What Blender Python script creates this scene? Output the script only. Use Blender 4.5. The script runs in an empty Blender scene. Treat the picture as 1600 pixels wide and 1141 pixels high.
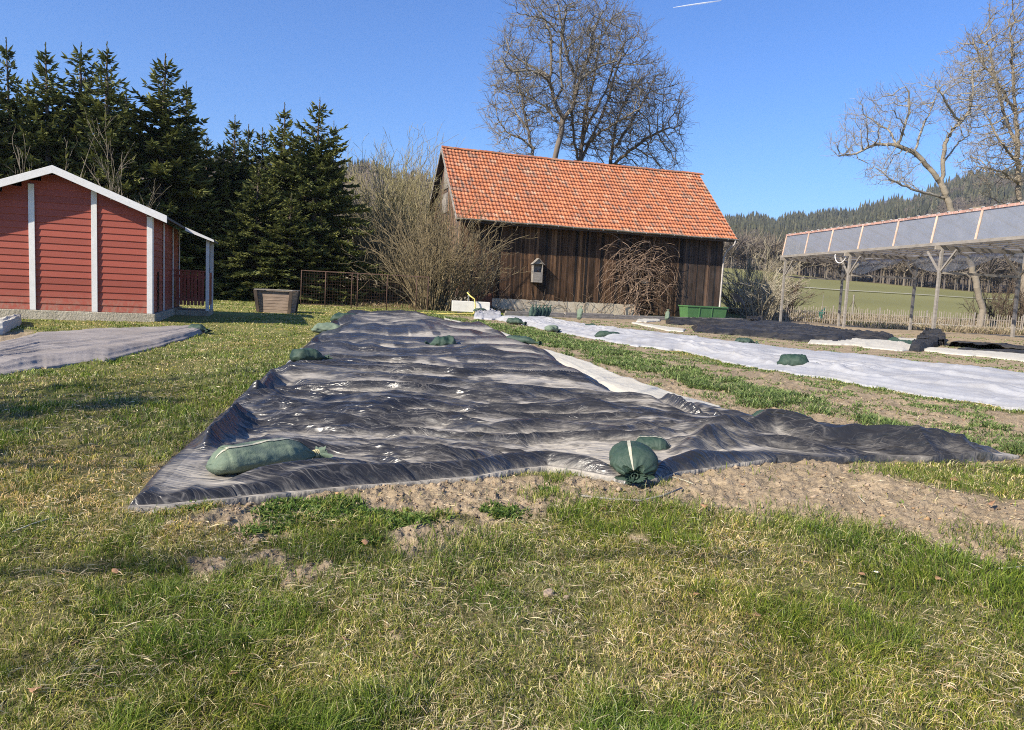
import bpy, bmesh, math, random
import numpy as np
from mathutils import Vector, Matrix
PI = math.pi
rad = math.radians
S = bpy.context.scene
C = S.collection
# ---------------------------------------------------------------- camera
F, CX, CY = 1155.0, 800.0, 570.5
PITCH, ROLL, CAMZ = rad(5.7), rad(2.8), 1.15
Fw = np.array([0, math.cos(PITCH), -math.sin(PITCH)])
_R0 = np.array([1.0, 0, 0]); _U0 = np.array([0, math.sin(PITCH), math.cos(PITCH)])
Rt = math.cos(ROLL) * _R0 + math.sin(ROLL) * _U0
Up = -math.sin(ROLL) * _R0 + math.cos(ROLL) * _U0
cam = bpy.data.cameras.new('camera'); camo = bpy.data.objects.new('camera', cam); C.objects.link(camo)
cam.sensor_width = 36; cam.lens = F / 1600 * 36; cam.clip_end = 9000; cam.clip_start = 0.05
M = Matrix.Identity(4)
for i in range(3):
    M[i][0] = Rt[i]; M[i][1] = Up[i]; M[i][2] = -Fw[i]
M[2][3] = CAMZ
camo.matrix_world = M
S.camera = camo
S.render.resolution_x = 1024; S.render.resolution_y = 730
# ---------------------------------------------------------------- light
SUN_EL, SUN_AZ = 35.0, 50.0      # light travels towards azimuth 47 deg right of the view
w = bpy.data.worlds.new('World'); S.world = w; w.use_nodes = True
nt = w.node_tree; nt.nodes.clear()
sky = nt.nodes.new('ShaderNodeTexSky'); sky.sky_type = 'NISHITA'; sky.sun_disc = False
sky.sun_elevation = rad(SUN_EL); sky.sun_rotation = rad(180 + SUN_AZ)
sky.altitude = 500; sky.air_density = 1.25; sky.dust_density = 0.35; sky.ozone_density = 2.6
bg = nt.nodes.new('ShaderNodeBackground'); bg.inputs[1].default_value = 0.088
wo = nt.nodes.new('ShaderNodeOutputWorld')
gain = nt.nodes.new('ShaderNodeMix'); gain.data_type = 'RGBA'; gain.blend_type = 'MULTIPLY'; gain.inputs[0].default_value = 1
gain.inputs[7].default_value = (.50, .745, 1.2, 1)
nt.links.new(sky.outputs[0], gain.inputs[6]); nt.links.new(gain.outputs[2], bg.inputs[0]); nt.links.new(bg.outputs[0], wo.inputs[0])
sl = bpy.data.lights.new('sun', 'SUN'); sl.energy = 5.0; sl.angle = rad(0.55); sl.color = (1, 0.915, 0.78)
so = bpy.data.objects.new('sun', sl); C.objects.link(so)
sd = Vector((math.sin(rad(SUN_AZ)) * math.cos(rad(SUN_EL)), math.cos(rad(SUN_AZ)) * math.cos(rad(SUN_EL)), -math.sin(rad(SUN_EL))))
so.rotation_euler = sd.to_track_quat('-Z', 'Y').to_euler()
so.location = (-20, -20, 30)
S.view_settings.view_transform = 'Standard'; S.view_settings.look = 'None'
S.view_settings.exposure = 0.8; S.view_settings.gamma = 1
S.cycles.filter_width = 1.05; S.cycles.use_denoising = False; S.cycles.sample_clamp_indirect = 6
S.cycles.max_bounces = 6; S.cycles.diffuse_bounces = 3; S.cycles.transparent_max_bounces = 12

# ---------------------------------------------------------------- numeric helpers
def ray(px, py):
    return Fw + (px - CX) / F * Rt - (py - CY) / F * Up
def rays(P):
    P = np.asarray(P, float)
    return Fw[None] + (P[:, 0:1] - CX) / F * Rt[None] - (P[:, 1:2] - CY) / F * Up[None]
def G0(P, z=0.0):
    d = rays(P); t = (z - CAMZ) / np.minimum(d[:, 2], -1e-4)
    return np.stack([d[:, 0] * t, d[:, 1] * t], 1)
def at(px, py, Y):
    d = ray(px, py); t = Y / d[1]
    return np.array([d[0] * t, Y, CAMZ + d[2] * t])
def h2(ix, iy, seed):
    n = (ix.astype(np.int64) * 374761393 + iy.astype(np.int64) * 668265263 + seed * 1442695041) & 0xffffffff
    n = ((n ^ (n >> 13)) * 1274126177) & 0xffffffff
    n = n ^ (n >> 16)
    return (n & 0xffffff) / float(0xffffff)
def vn(x, y, seed=0):
    x = np.asarray(x, float); y = np.asarray(y, float)
    ix = np.floor(x); iy = np.floor(y); fx = x - ix; fy = y - iy
    fx = fx * fx * fx * (fx * (fx * 6 - 15) + 10); fy = fy * fy * fy * (fy * (fy * 6 - 15) + 10)
    a = h2(ix, iy, seed); b = h2(ix + 1, iy, seed); c = h2(ix, iy + 1, seed); d = h2(ix + 1, iy + 1, seed)
    return (a + (b - a) * fx) * (1 - fy) + (c + (d - c) * fx) * fy
def fbm(x, y, oct=4, seed=0, gain=.5):
    s = 0; a = 1; t = 0
    for o in range(oct):
        s = s + a * vn(x * 2 ** o * 1.02 + 17.3 * o, y * 2 ** o * .98 + 5.1 * o, seed + o); t += a; a *= gain
    return s / t                                    # 0..1
def tn(x, y, seed=0):
    """piecewise flat facets over a skewed triangle grid: crumpled film"""
    x = np.asarray(x, float); y = np.asarray(y, float); s = (x + y) * .3660254; i = np.floor(x + s); j = np.floor(y + s)
    u = x + s - i; v = y + s - j; a = h2(i, j, seed); d = h2(i + 1, j + 1, seed); m = u > v
    b = np.where(m, h2(i + 1, j, seed), h2(i, j + 1, seed)); hi = np.where(m, u, v); lo = np.where(m, v, u)
    return a * (1 - hi) + b * (hi - lo) + d * lo
def ridge(x, y, oct=3, seed=0):
    s = 0; a = 1; t = 0
    for o in range(oct):
        s = s + a * (1 - np.abs(2 * vn(x * 2 ** o + 9 * o, y * 2 ** o + 3 * o, seed + o) - 1)) ** 2; t += a; a *= .5
    return s / t
def sstep(a, b, x):
    t = np.clip((x - a) / (b - a), 0, 1); return t * t * (3 - 2 * t)
def sdist(x, y, poly):
    """signed distance to a polygon, positive inside"""
    poly = np.asarray(poly); x = np.asarray(x, np.float32); y = np.asarray(y, np.float32); d = np.full(x.shape, 1e9); ins = np.zeros(x.shape, bool)
    n = len(poly)
    for i in range(n):
        ax, ay = poly[i]; bx, by = poly[(i + 1) % n]
        ex, ey = bx - ax, by - ay
        t = np.clip(((x - ax) * ex + (y - ay) * ey) / (ex * ex + ey * ey + 1e-12), 0, 1)
        d = np.minimum(d, (x - ax - t * ex) ** 2 + (y - ay - t * ey) ** 2)
        c = ((ay > y) != (by > y)) & (x < ex * (y - ay) / (ey + 1e-12) + ax)
        ins ^= c
    d = np.sqrt(d)
    return np.where(ins, d, -d)
def linedist(x, y, line):
    d = np.full(x.shape, 1e9)
    for i in range(len(line) - 1):
        ax, ay = line[i]; bx, by = line[i + 1]; ex, ey = bx - ax, by - ay
        t = np.clip(((x - ax) * ex + (y - ay) * ey) / (ex * ex + ey * ey), 0, 1)
        d = np.minimum(d, (x - ax - t * ex) ** 2 + (y - ay - t * ey) ** 2)
    return np.sqrt(d)
def resample(P, n):
    P = np.asarray(P, float); s = np.r_[0, np.cumsum(np.linalg.norm(np.diff(P, axis=0), axis=1))]
    t = np.linspace(0, s[-1], n)
    return np.stack([np.interp(t, s, P[:, k]) for k in range(P.shape[1])], 1)

# ---------------------------------------------------------------- object helpers
def tag(o, label=None, cat=None, group=None, kind=None):
    if label: o['label'] = label
    if cat: o['category'] = cat
    if group: o['group'] = group
    if kind: o['kind'] = kind
    return o
def empty(name, loc=(0, 0, 0), rz=0, label=None, cat=None, group=None):
    o = bpy.data.objects.new(name, None); C.objects.link(o); o.location = loc; o.rotation_euler = (0, 0, rz)
    return tag(o, label, cat, group)
def npmesh(name, V, Fs, mat, parent=None, col=None, smooth=False, mats=None):
    """V (n,3); Fs list of int arrays (m,k); col (n,3) optional point colours"""
    V = np.ascontiguousarray(V, np.float32)
    me = bpy.data.meshes.new(name)
    Fs = [np.asarray(f, np.int32) for f in Fs if len(f)]
    me.vertices.add(len(V)); me.vertices.foreach_set('co', V.ravel())
    loops = np.concatenate([f.ravel() for f in Fs]); tot = np.concatenate([np.full(len(f), f.shape[1], np.int32) for f in Fs])
    st = np.r_[0, np.cumsum(tot)[:-1]].astype(np.int32)
    me.loops.add(len(loops)); me.loops.foreach_set('vertex_index', loops)
    me.polygons.add(len(tot)); me.polygons.foreach_set('loop_start', st)
    if smooth: me.polygons.foreach_set('use_smooth', np.ones(len(tot), bool))
    if col is not None:
        a = me.color_attributes.new('Col', 'FLOAT_COLOR', 'POINT')
        c4 = np.ones((len(V), 4), np.float32); c4[:, :3] = col; a.data.foreach_set('color', c4.ravel())
    me.update(calc_edges=True); me.validate()
    if mat: me.materials.append(mat)
    o = bpy.data.objects.new(name, me); C.objects.link(o)
    if parent: o.parent = parent
    return o
class MB:
    """collects boxes, bars and tubes, links them as one mesh"""
    def __init__(s): s.v = []; s.f = []; s.c = []; s.cc = None
    def add(s, vs, fs):
        b = len(s.v); s.v += [tuple(map(float, p)) for p in vs]; s.f += [tuple(b + i for i in f) for f in fs]
        s.c += [s.cc or (1, 1, 1)] * len(vs)
    def box(s, x0, x1, y0, y1, z0, z1):
        v = [(x0, y0, z0), (x1, y0, z0), (x1, y1, z0), (x0, y1, z0), (x0, y0, z1), (x1, y0, z1), (x1, y1, z1), (x0, y1, z1)]
        s.add(v, [(0, 3, 2, 1), (4, 5, 6, 7), (0, 1, 5, 4), (1, 2, 6, 5), (2, 3, 7, 6), (3, 0, 4, 7)]); return s
    def hexa(s, v): s.add(v, [(0, 3, 2, 1), (4, 5, 6, 7), (0, 1, 5, 4), (1, 2, 6, 5), (2, 3, 7, 6), (3, 0, 4, 7)]); return s
    def bar(s, a, b, w, h, up=(0, 0, 1)):
        a = Vector(a); b = Vector(b); d = (b - a).normalized(); u = Vector(up)
        if abs(d.dot(u)) > .98: u = Vector((0, 1, 0))
        sx = d.cross(u).normalized() * w / 2; sz = sx.normalized().cross(d).normalized() * h / 2
        v = [a - sx - sz, a + sx - sz, b + sx - sz, b - sx - sz, a - sx + sz, a + sx + sz, b + sx + sz, b - sx + sz]
        return s.hexa(v)
    def tube(s, pts, r, n=8, cap=True):
        pts = [Vector(p) for p in pts]; rr = r if hasattr(r, '__len__') else [r] * len(pts)
        b = len(s.v); ref = Vector((.13, .21, .97))
        vs = []
        for i, p in enumerate(pts):
            d = (pts[min(i + 1, len(pts) - 1)] - pts[max(i - 1, 0)]).normalized()
            if i == 0: x = d.cross(ref).normalized()
            else: x = (x - d * x.dot(d)).normalized()
            y = d.cross(x)
            for k in range(n):
                a = 2 * PI * k / n; vs.append(p + (x * math.cos(a) + y * math.sin(a)) * rr[i])
        fs = []
        for i in range(len(pts) - 1):
            for k in range(n): fs.append((i * n + k, i * n + (k + 1) % n, (i + 1) * n + (k + 1) % n, (i + 1) * n + k))
        if cap: fs.append(tuple(range(n))[::-1]); fs.append(tuple((len(pts) - 1) * n + k for k in range(n)))
        s.add(vs, fs); return s
    def build(s, name, mat, parent=None, bevel=0, smooth=False, col=False):
        me = bpy.data.meshes.new(name); me.from_pydata(s.v, [], s.f); me.materials.append(mat)
        if col:
            a = me.color_attributes.new('Col', 'FLOAT_COLOR', 'POINT')
            for i, c in enumerate(s.c): a.data[i].color = (*c, 1)
        if smooth:
            for p in me.polygons: p.use_smooth = True
        o = bpy.data.objects.new(name, me); C.objects.link(o)
        if parent: o.parent = parent
        if bevel:
            m = o.modifiers.new('b', 'BEVEL'); m.width = bevel; m.segments = 2; m.limit_method = 'ANGLE'
        return o
def copy_tree(o, parent=None):
    c = o.copy(); C.objects.link(c)
    if parent: c.parent = parent
    for ch in [q for q in bpy.data.objects if q.parent == o]: copy_tree(ch, c)
    return c

# ---------------------------------------------------------------- material helper
class Mt:
    def __init__(s, name, rough=.8, spec=.3):
        s.m = bpy.data.materials.new(name); s.m.use_nodes = True; s.t = s.m.node_tree
        s.p = s.t.nodes['Principled BSDF']; s.p.inputs['Roughness'].default_value = rough
        s.p.inputs['Specular IOR Level'].default_value = spec
        s.out = s.t.nodes['Material Output']; s._co = None
    def n(s, typ, **kw):
        q = s.t.nodes.new('ShaderNode' + typ)
        for k, v in kw.items(): setattr(q, k, v)
        return q
    def lk(s, a, b): s.t.links.new(a, b)
    def co(s, scale=(1, 1, 1), kind='Object'):
        c = s.n('TexCoord'); m = s.n('Mapping'); m.inputs['Scale'].default_value = scale
        s.lk(c.outputs[kind], m.inputs[0]); return m.outputs[0]
    def noise(s, scale, vec=None, detail=4, rough=.55, dist=0):
        q = s.n('TexNoise'); q.inputs['Scale'].default_value = scale; q.inputs['Detail'].default_value = detail
        q.inputs['Roughness'].default_value = rough; q.inputs['Distortion'].default_value = dist
        s.lk(vec if vec is not None else s.co(), q.inputs['Vector']); return q.outputs[0]
    def ramp(s, fac, stops):
        q = s.n('ValToRGB'); e = q.color_ramp.elements
        while len(e) < len(stops): e.new(.5)
        for i, (p, c) in enumerate(stops):
            e[i].position = p; e[i].color = (*c, 1) if len(c) == 3 else c
        s.lk(fac, q.inputs[0]); return q.outputs[0]
    def mix(s, a, b, fac, mode='MIX'):
        q = s.n('Mix', data_type='RGBA', blend_type=mode)
        for v, k in ((fac, 0), (a, 6), (b, 7)):
            if hasattr(v, 'links'): s.lk(v, q.inputs[k])
            elif k == 0: q.inputs[0].default_value = v
            else: q.inputs[k].default_value = (*v, 1)
        return q.outputs[2]
    def math(s, op, a, b=0.5):
        q = s.n('Math', operation=op)
        for v, k in ((a, 0), (b, 1)):
            if hasattr(v, 'links'): s.lk(v, q.inputs[k])
            else: q.inputs[k].default_value = v
        return q.outputs[0]
    def attr(s, name='Col'):
        q = s.n('Attribute'); q.attribute_name = name; return q.outputs[0]
    def base(s, c):
        if hasattr(c, 'links'): s.lk(c, s.p.inputs['Base Color'])
        else: s.p.inputs['Base Color'].default_value = (*c, 1)
        return s
    def rough(s, c): s.lk(c, s.p.inputs['Roughness']); return s
    def bump(s, h, strength=.3, dist=.02):
        q = s.n('Bump'); q.inputs['Strength'].default_value = strength; q.inputs['Distance'].default_value = dist
        s.lk(h, q.inputs['Height']); s.lk(q.outputs[0], s.p.inputs['Normal']); return s
BW = [(0, (0, 0, 0)), (1, (1, 1, 1))]
def simple(name, c, rough=.7, var=.25, scale=6, bump=.2, spec=.3, vec=(1, 1, 1), dirt=None):
    t = Mt(name, rough, spec); v = t.co(vec); n1 = t.noise(scale, v, 5); n2 = t.noise(scale * 5, v, 4)
    lo = tuple(x * (1 - var) for x in c); hi = tuple(min(1, x * (1 + var)) for x in c)
    col = t.ramp(n1, [(.3, lo), (.7, hi)])
    if dirt: col = t.mix(col, dirt, t.ramp(n2, [(.5, (0, 0, 0)), (.72, (.7, .7, .7))]))
    t.base(col); t.bump(n2, bump, .01); return t.m
MAT = {}
MAT['white_paint'] = simple('white_paint', (.74, .72, .68), .5, .06, 8, .1, dirt=(.6, .56, .5))
MAT['old_wood'] = simple('old_wood', (.25, .225, .195), .85, .35, 3, .5, vec=(1, 1, 5))
MAT['dark_wood'] = simple('dark_wood', (.07, .052, .04), .85, .4, 3, .5)
MAT['concrete'] = simple('concrete', (.50, .43, .33), .92, .14, 2.5, .6, dirt=(.33, .3, .24))
MAT['rusty_metal'] = simple('rusty_metal', (.09, .05, .035), .75, .4, 9, .3)
MAT['gray_metal'] = simple('gray_metal', (.26, .26, .25), .45, .2, 6, .1, spec=.6)
MAT['roof_felt'] = simple('roof_felt', (.10, .10, .10), .85, .2, 5, .3)
MAT['black_plastic'] = simple('black_plastic', (.018, .018, .02), .35, .3, 8, .2, spec=.5)
MAT['green_plastic'] = simple('green_plastic', (.075, .17, .065), .4, .12, 4, .1, spec=.45)
MAT['yellow_hose'] = simple('yellow_hose', (.62, .5, .14), .5, .15, 6, .1)
MAT['stone'] = simple('stone', (.5, .4, .28), .9, .2, 14, .5)
MAT['purple_cloth'] = simple('purple_cloth', (.16, .09, .2), .7, .2, 5, .3)
MAT['leaf_litter'] = simple('leaf_litter', (.34, .19, .10), .85, .4, 20, .3)
def m_attr(name, rough=.8, transl=0.0, spec=.2, bumps=None):
    t = Mt(name, rough, spec); c = t.attr(); t.base(c)
    if bumps: t.bump(t.noise(bumps[0], None, 4), bumps[1], bumps[2])
    if transl:
        tr = t.n('BsdfTranslucent'); t.lk(c, tr.inputs[0]); mx = t.n('MixShader'); mx.inputs[0].default_value = transl
        t.lk(t.p.outputs[0], mx.inputs[1]); t.lk(tr.outputs[0], mx.inputs[2]); t.lk(mx.outputs[0], t.out.inputs[0])
    return t.m
MAT['blade'] = m_attr('blade', .55, .35, .3)
MAT['needle'] = m_attr('needle', .6, .12, .25)
MAT['far_crown'] = m_attr('far_crown', .9, 0, .1)
MAT['bark'] = m_attr('bark', .9, 0, .1, (6, .6, .05))
MAT['litter'] = m_attr('litter', .9, .1, .1)
# ---------------------------------------------------------------- terrain
def P2W(P, z=0.0): return G0(np.array(P, float), z)
SOIL = [
 ([(300,812),(400,782),(560,755),(1000,740),(1200,715),(1380,722),(1450,765),(1600,785),(1680,800),(1680,862),(1540,868),(1420,838),(1300,818),(1200,806),(1100,793),(1000,783),(860,792),(760,812),(650,802),(560,812),(480,802),(400,822),(330,826)], .10),
 ([(690,492),(830,500),(1000,543),(1180,580),(1700,665),(1700,735),(1600,722),(1500,700),(1110,640),(900,575),(750,520)], .12),
 ([(860,494),(1100,503),(1300,515),(1700,545),(1700,605),(1200,545),(1000,520),(880,506)], .15),
 ([(1100,500),(1330,498),(1420,508),(1700,520),(1700,545),(1300,520)], .3),
 ([(-60,524),(45,516),(70,520),(60,545),(-60,570)], .1),
]
SOILW = [(P2W(p), wd) for p, wd in SOIL]
PATCH = [((690, 843), .18), ((860, 930), .07), ((1000, 850), .06), ((480, 905), .05), ((330, 893), .10), ((640,1010), .05), ((250, 960), .0), ((1480, 800), .25), ((420, 872), .09), ((400, 840), .08)]
PATCHW = [(P2W([p])[0], r) for p, r in PATCH if r > 0]
TARP_F = [(200,803),(262,801),(330,793),(430,782),(560,768),(660,760),(740,754),(800,742),(855,736),(900,742),(940,750),(990,760),(1025,758),(1060,745),(1110,738),(1160,730),(1215,722),(1290,724),(1370,722),(1450,724),(1530,724),(1592,718)]
TARP_R = [(1592,718),(1540,708),(1440,690),(1330,673),(1230,660),(1120,648),(1060,640),(1015,633),(970,621),(940,606),(910,591),(874,571),(850,561),(822,546),(770,529),(720,514),(690,505),(655,497)]
TARP_B = [(535,497),(575,494),(615,496),(655,497)]
TARP_L = [(200,803),(232,765),(268,728),(308,690),(345,655),(385,622),(410,598),(440,586),(458,572),(470,550),(492,532),(510,520),(520,508),(535,497)]
TARP_POLY = P2W(TARP_F + TARP_R[1:] + TARP_B[::-1][1:] + TARP_L[::-1][1:-1])
def soil(x, y):
    m = np.zeros(x.shape); n = (fbm(x * 2.2, y * 2.2, 4, 3) - .5) + .5 * (fbm(x * 11, y * 11, 2, 31) - .5)
    for P, wd in SOILW:
        near = (np.abs(x - P[:, 0].mean()) < 60)
        sdv = sdist(x, y, P)
        k = .02 * np.hypot(x, y) + .03
        m = np.maximum(m, sstep(-k, k, sdv + wd * .3 + n * (.32 + .012 * np.hypot(x, y))))
    for (cx, cy), r in PATCHW:
        m = np.maximum(m, sstep(-.03, .03, r - np.hypot(x - cx, (y - cy) * .8) + n * .3))
    m = np.maximum(m, sstep(-.1, .1, sdist(x, y, TARP_POLY) + .02 + n * .1))
    return m
E_AZ = [-60, -20, -14, -10, -8, -4, 0, 8, 14, 16, 18, 23.4, 27.5, 30, 33, 40, 60]
E_C = [8.0, 8.2, 8.45, 8.3, 8.1, 7.4, 6.8, 6.3, 6.2, 5.35, 5.5, 6.0, 7.2, 8.2, 8.7, 9.1, 9.6]
RC_AZ = [-60, -4, 16, 60]; RC_V = [620, 640, 1150, 1250]
FE_AZ = [-60, -14, 0, 14, 18, 23, 32, 60]; FE_V = [2.4, 2.6, 2.9, 2.8, 2.65, 2.2, 1.65, 1.2]
def big(x, y):
    r = np.hypot(x, y); a = np.degrees(np.arctan2(x, y))
    Rc = np.interp(a, RC_AZ, RC_V); Ec = np.tan(np.radians(np.interp(a, E_AZ, E_C))) * Rc
    R0, R1 = 66.0, 250.0
    zf = np.tan(np.radians(np.interp(a, FE_AZ, FE_V))) * R1
    t = np.clip((r - R0) / (R1 - R0), 0, 1); z = zf * t ** 1.35
    t2 = np.clip((r - R1) / (Rc - R1), 0, 1); z = z + (Ec - zf) * (t2 ** 1.25) * (r > R1)
    z = z - np.minimum(np.clip(r - Rc, 0, 1e9) * .25, Ec * .7)
    bumpy = (fbm(x / 160, y / 160, 3, 5) - .5) * np.clip((r - 250) / 300, 0, 1) * 26 * (1 - sstep(.8, 1, t2))
    z = z + bumpy + (vn(a * .8, a * 0, 7) - .5) * 10 * t2
    front = sstep(-75, -60, a) * (1 - sstep(60, 75, a))
    return z * front
def gz(x, y):
    """walkable ground height near the garden"""
    x = np.asarray(x, float); y = np.asarray(y, float)
    r = np.hypot(x, y)
    z = .24 * sstep(12, 18, x) * sstep(20, 30, y) * (1 - sstep(33, 44, y))
    z = z + .35 * sstep(9, 15, x) * sstep(50, 56, y) * (1 - sstep(60, 75, y)) * (1)     # bank behind the pickets
    z = z + .5 * sstep(38, 46, y) * (1 - sstep(-8, -4, x)) * sstep(-30, -20, x)
    return z + big(x, y) * sstep(55, 70, r) + (fbm(x * .6, y * .6, 3, 11) - .5) * .05 * sstep(1, 4, r)
def gfine(x, y, s=None):
    r = np.hypot(x, y)
    if s is None: s = soil(x, y)
    near = 1 - sstep(9, 26, r)
    a = (fbm(x * 7, y * 7, 3, 21) - .5) * .05 + (fbm(x * 2.6, y * 2.6, 2, 23) - .5) * .05
    c = (ridge(x * 9, y * 9, 2, 41) - .4) * .030 + (fbm(x * 45, y * 45, 3, 43) - .5) * .028 + (fbm(x * 18, y * 18, 2, 44) - .5) * .03
    return (a * (1 - .5 * s) + c * s) * (near * .8 + .2)
def g(px, py):
    """pixel -> point on the garden ground"""
    d = ray(px, py); t = -CAMZ / d[2]
    for _ in range(6):
        z = float(gz(d[0] * t, d[1] * t)); t = (z - CAMZ) / d[2]
    return np.array([d[0] * t, d[1] * t, z])
def build_ground():
    az = np.radians(np.linspace(-47, 47, 860))
    rr = np.r_[np.geomspace(.8, 12, 560)[:-1], np.geomspace(12, 70, 190)[:-1], np.geomspace(70, 2600, 150)]
    A, R = np.meshgrid(az, rr); X = (R * np.sin(A)).ravel(); Y = (R * np.cos(A)).ravel()
    s = soil(X, Y); Z = gz(X, Y) + gfine(X, Y, s)
    tz = sstep(-.05, .35, sdist(X, Y, TARP_POLY)); Z = Z - .03 * tz * (1 - sstep(15, 30, np.hypot(X, Y)))
    def colour(X, Y, s):
        r = np.hypot(X, Y); a = np.degrees(np.arctan2(X, Y))
        n = fbm(X * 1.3, Y * 1.3, 4, 51)[:, None]; n2 = fbm(X * 9, Y * 9, 3, 53)[:, None]
        turf = np.array([.115, .095, .045]) * (1 - n) * 1.3 + np.array([.10, .105, .035]) * n * 1.2
        turf = turf * (.75 + .5 * n2)
        turf = turf * (1 + .55 * sstep(8, 25, r))[:, None] * np.where((r > 8)[:, None], [1.0, 1.08, .9], 1.0)
        so_ = np.array([.325, .25, .16]) * (.72 + .56 * n2) * (.85 + .3 * n)
        c = turf * (1 - s[:, None]) + so_ * s[:, None]
        far = sstep(62, 75, r)[:, None]
        rows = (.9 + .2 * (np.sin(X * 1.2 + Y * .5) > 0))[:, None]
        fld = np.array([.20, .19, .075]) * (.85 + .3 * fbm(X / 30, Y / 30, 3, 61)[:, None])
        left = sstep(2, -2, a)[:, None] if False else (1 - sstep(-3, 2, a))[:, None]
        tan = np.array([.25, .20, .115]) * (.8 + .4 * fbm(X / 12, Y / 12, 3, 62)[:, None])
        fld = fld * (1 - left) + tan * left
        c = c * (1 - far) + fld * far
        wood = sstep(245, 262, r)[:, None]
        wc = np.array([.11, .085, .055]) * (.7 + .6 * fbm(X / 20, Y / 20, 3, 63)[:, None])
        mead = ((np.hypot((a - 31.4) * 1.0, (r - 760) / 90) < 1.1) | (np.hypot((a - 20.6) * .8, (r - 1020) / 60) < 1.1))[:, None]
        wc = np.where(mead, np.array([.36, .28, .16]), wc)
        c = c * (1 - wood) + wc * wood
        return c
    c = colour(X, Y, s)
    nr, na = R.shape; i = np.arange(nr * na).reshape(nr, na)
    f = np.stack([i[:-1, :-1].ravel(), i[:-1, 1:].ravel(), i[1:, 1:].ravel(), i[1:, :-1].ravel()], 1)
    # the rest of the sheet, behind and beside the camera
    az2 = np.radians(np.linspace(47, 313, 90)); rr2 = np.r_[.8, np.geomspace(1.5, 2600, 60)]
    A2, R2 = np.meshgrid(az2, rr2); X2 = (R2 * np.sin(A2)).ravel(); Y2 = (R2 * np.cos(A2)).ravel()
    s2 = soil(X2, Y2); Z2 = gz(X2, Y2); c2 = colour(X2, Y2, s2)
    i2 = np.arange(R2.size).reshape(R2.shape) + nr * na
    f2 = np.stack([i2[:-1, :-1].ravel(), i2[:-1, 1:].ravel(), i2[1:, 1:].ravel(), i2[1:, :-1].ravel()], 1)
    # disc under the camera
    ring = np.r_[i[0], i2[0]]; cv = len(X) + len(X2)
    f3 = np.stack([np.full(len(ring) - 1, cv), ring[:-1], ring[1:]], 1)
    V = np.stack([np.r_[X, X2, 0], np.r_[Y, Y2, 0], np.r_[Z, Z2, 0]], 1)
    t = Mt('ground_soil_turf', .95, .1)
    v = t.co(kind='Object'); n1 = t.noise(55, v, 5, .65); n2 = t.noise(6, v, 5, .6)
    k = t.ramp(n1, [(.25, (.6, .6, .6)), (.75, (1.35, 1.35, 1.35))]); k2 = t.ramp(n2, [(.3, (.82, .82, .82)), (.7, (1.15, 1.15, 1.15))])
    t.base(t.mix(t.mix(t.attr(), k, 1, 'MULTIPLY'), k2, 1, 'MULTIPLY')); t.bump(n1, .8, .02)
    o = npmesh('ground', V, [f, f2, f3], t.m, None, np.concatenate([c, c2, [[.1, .09, .04]]]), smooth=True)
    tag(o, 'garden lawn, bare soil beds and the rising fields behind', None, None, 'structure')
build_ground()
def farm_track():
    a = np.radians(np.linspace(15, 45, 160)); rc = 168 + 2.2 * np.degrees(a) - 44; V = []
    for dr in (-1.3, 1.3):
        x, y = (rc + dr) * np.sin(a), (rc + dr) * np.cos(a); V.append(np.stack([x, y, gz(x, y) + .22], 1))
    n = len(a); i = np.arange(n - 1); o = npmesh('farm_track', np.concatenate(V), [np.stack([i, i + 1, n + i + 1, n + i], 1)], simple('track_gravel', (.36, .33, .27), .9, .15, .3, .1)); tag(o, 'pale gravel track crossing the green field', None, None, 'structure')
farm_track()

def nograss(X, Y):
    out = np.zeros(X.shape, bool)
    for P in NOGRASS:
        m = np.nonzero((X > P[:, 0].min()) & (X < P[:, 0].max()) & (Y > P[:, 1].min()) & (Y < P[:, 1].max()))[0]
        if len(m): out[m] |= sdist(X[m], Y[m], P) > 0
    return out
# ---------------------------------------------------------------- grass and low plants (uncountable)
def blades(name, X, Y, Z, H, W, col, lean, rng, label, cat, mat='blade', dirs=None, ls=1.0):
    n = len(X); th = rng.uniform(0, 2 * PI, n) if dirs is None else dirs
    dx, dy = np.cos(th), np.sin(th); ph = rng.uniform(0, 2 * PI, n); wx, wy = np.cos(ph), np.sin(ph)
    bend = lean * rng.uniform(.2, 1.6, n)
    B = np.stack([X, Y, Z], 1); V = np.empty((n, 5, 3))
    for k, (hh, fw, tw) in enumerate(((0, 1, 1), (0.5, .35, .85))):
        off = np.stack([dx * bend * H * fw * (0 if k == 0 else 1), dy * bend * H * fw * (0 if k == 0 else 1), H * hh * (1 if k == 0 else 1)], 1)
        wv = np.stack([wx * W * tw / 2, wy * W * tw / 2, np.zeros(n)], 1)
        V[:, 2 * k] = B + off - wv; V[:, 2 * k + 1] = B + off + wv
    V[:, 4] = B + np.stack([dx * bend * H * 1.1, dy * bend * H * 1.1, H * np.clip(1 - bend * .38, .08, 1)], 1)
    V[:, :2, 2] -= .008
    i = np.arange(n)[:, None] * 5
    q = i + np.array([0, 1, 3, 2]); t = i + np.array([2, 3, 4])
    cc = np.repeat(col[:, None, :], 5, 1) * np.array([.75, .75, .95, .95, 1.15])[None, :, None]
    o = npmesh(name, V.reshape(-1, 3), [q, t], MAT[mat], None, cc.reshape(-1, 3))
    return tag(o, label, cat, None, 'stuff')
def pick(rng, n, pal, pr):
    pal = np.array(pal); pr = np.array(pr)
    if pr.ndim == 1: k = rng.choice(len(pal), n, p=pr / pr.sum())
    else:
        cs = np.cumsum(pr / pr.sum(1, keepdims=True), 1); k = (rng.random(n)[:, None] > cs).sum(1).clip(0, len(pal) - 1)
    return pal[k] * rng.uniform(.7, 1.3, (n, 1))
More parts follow.
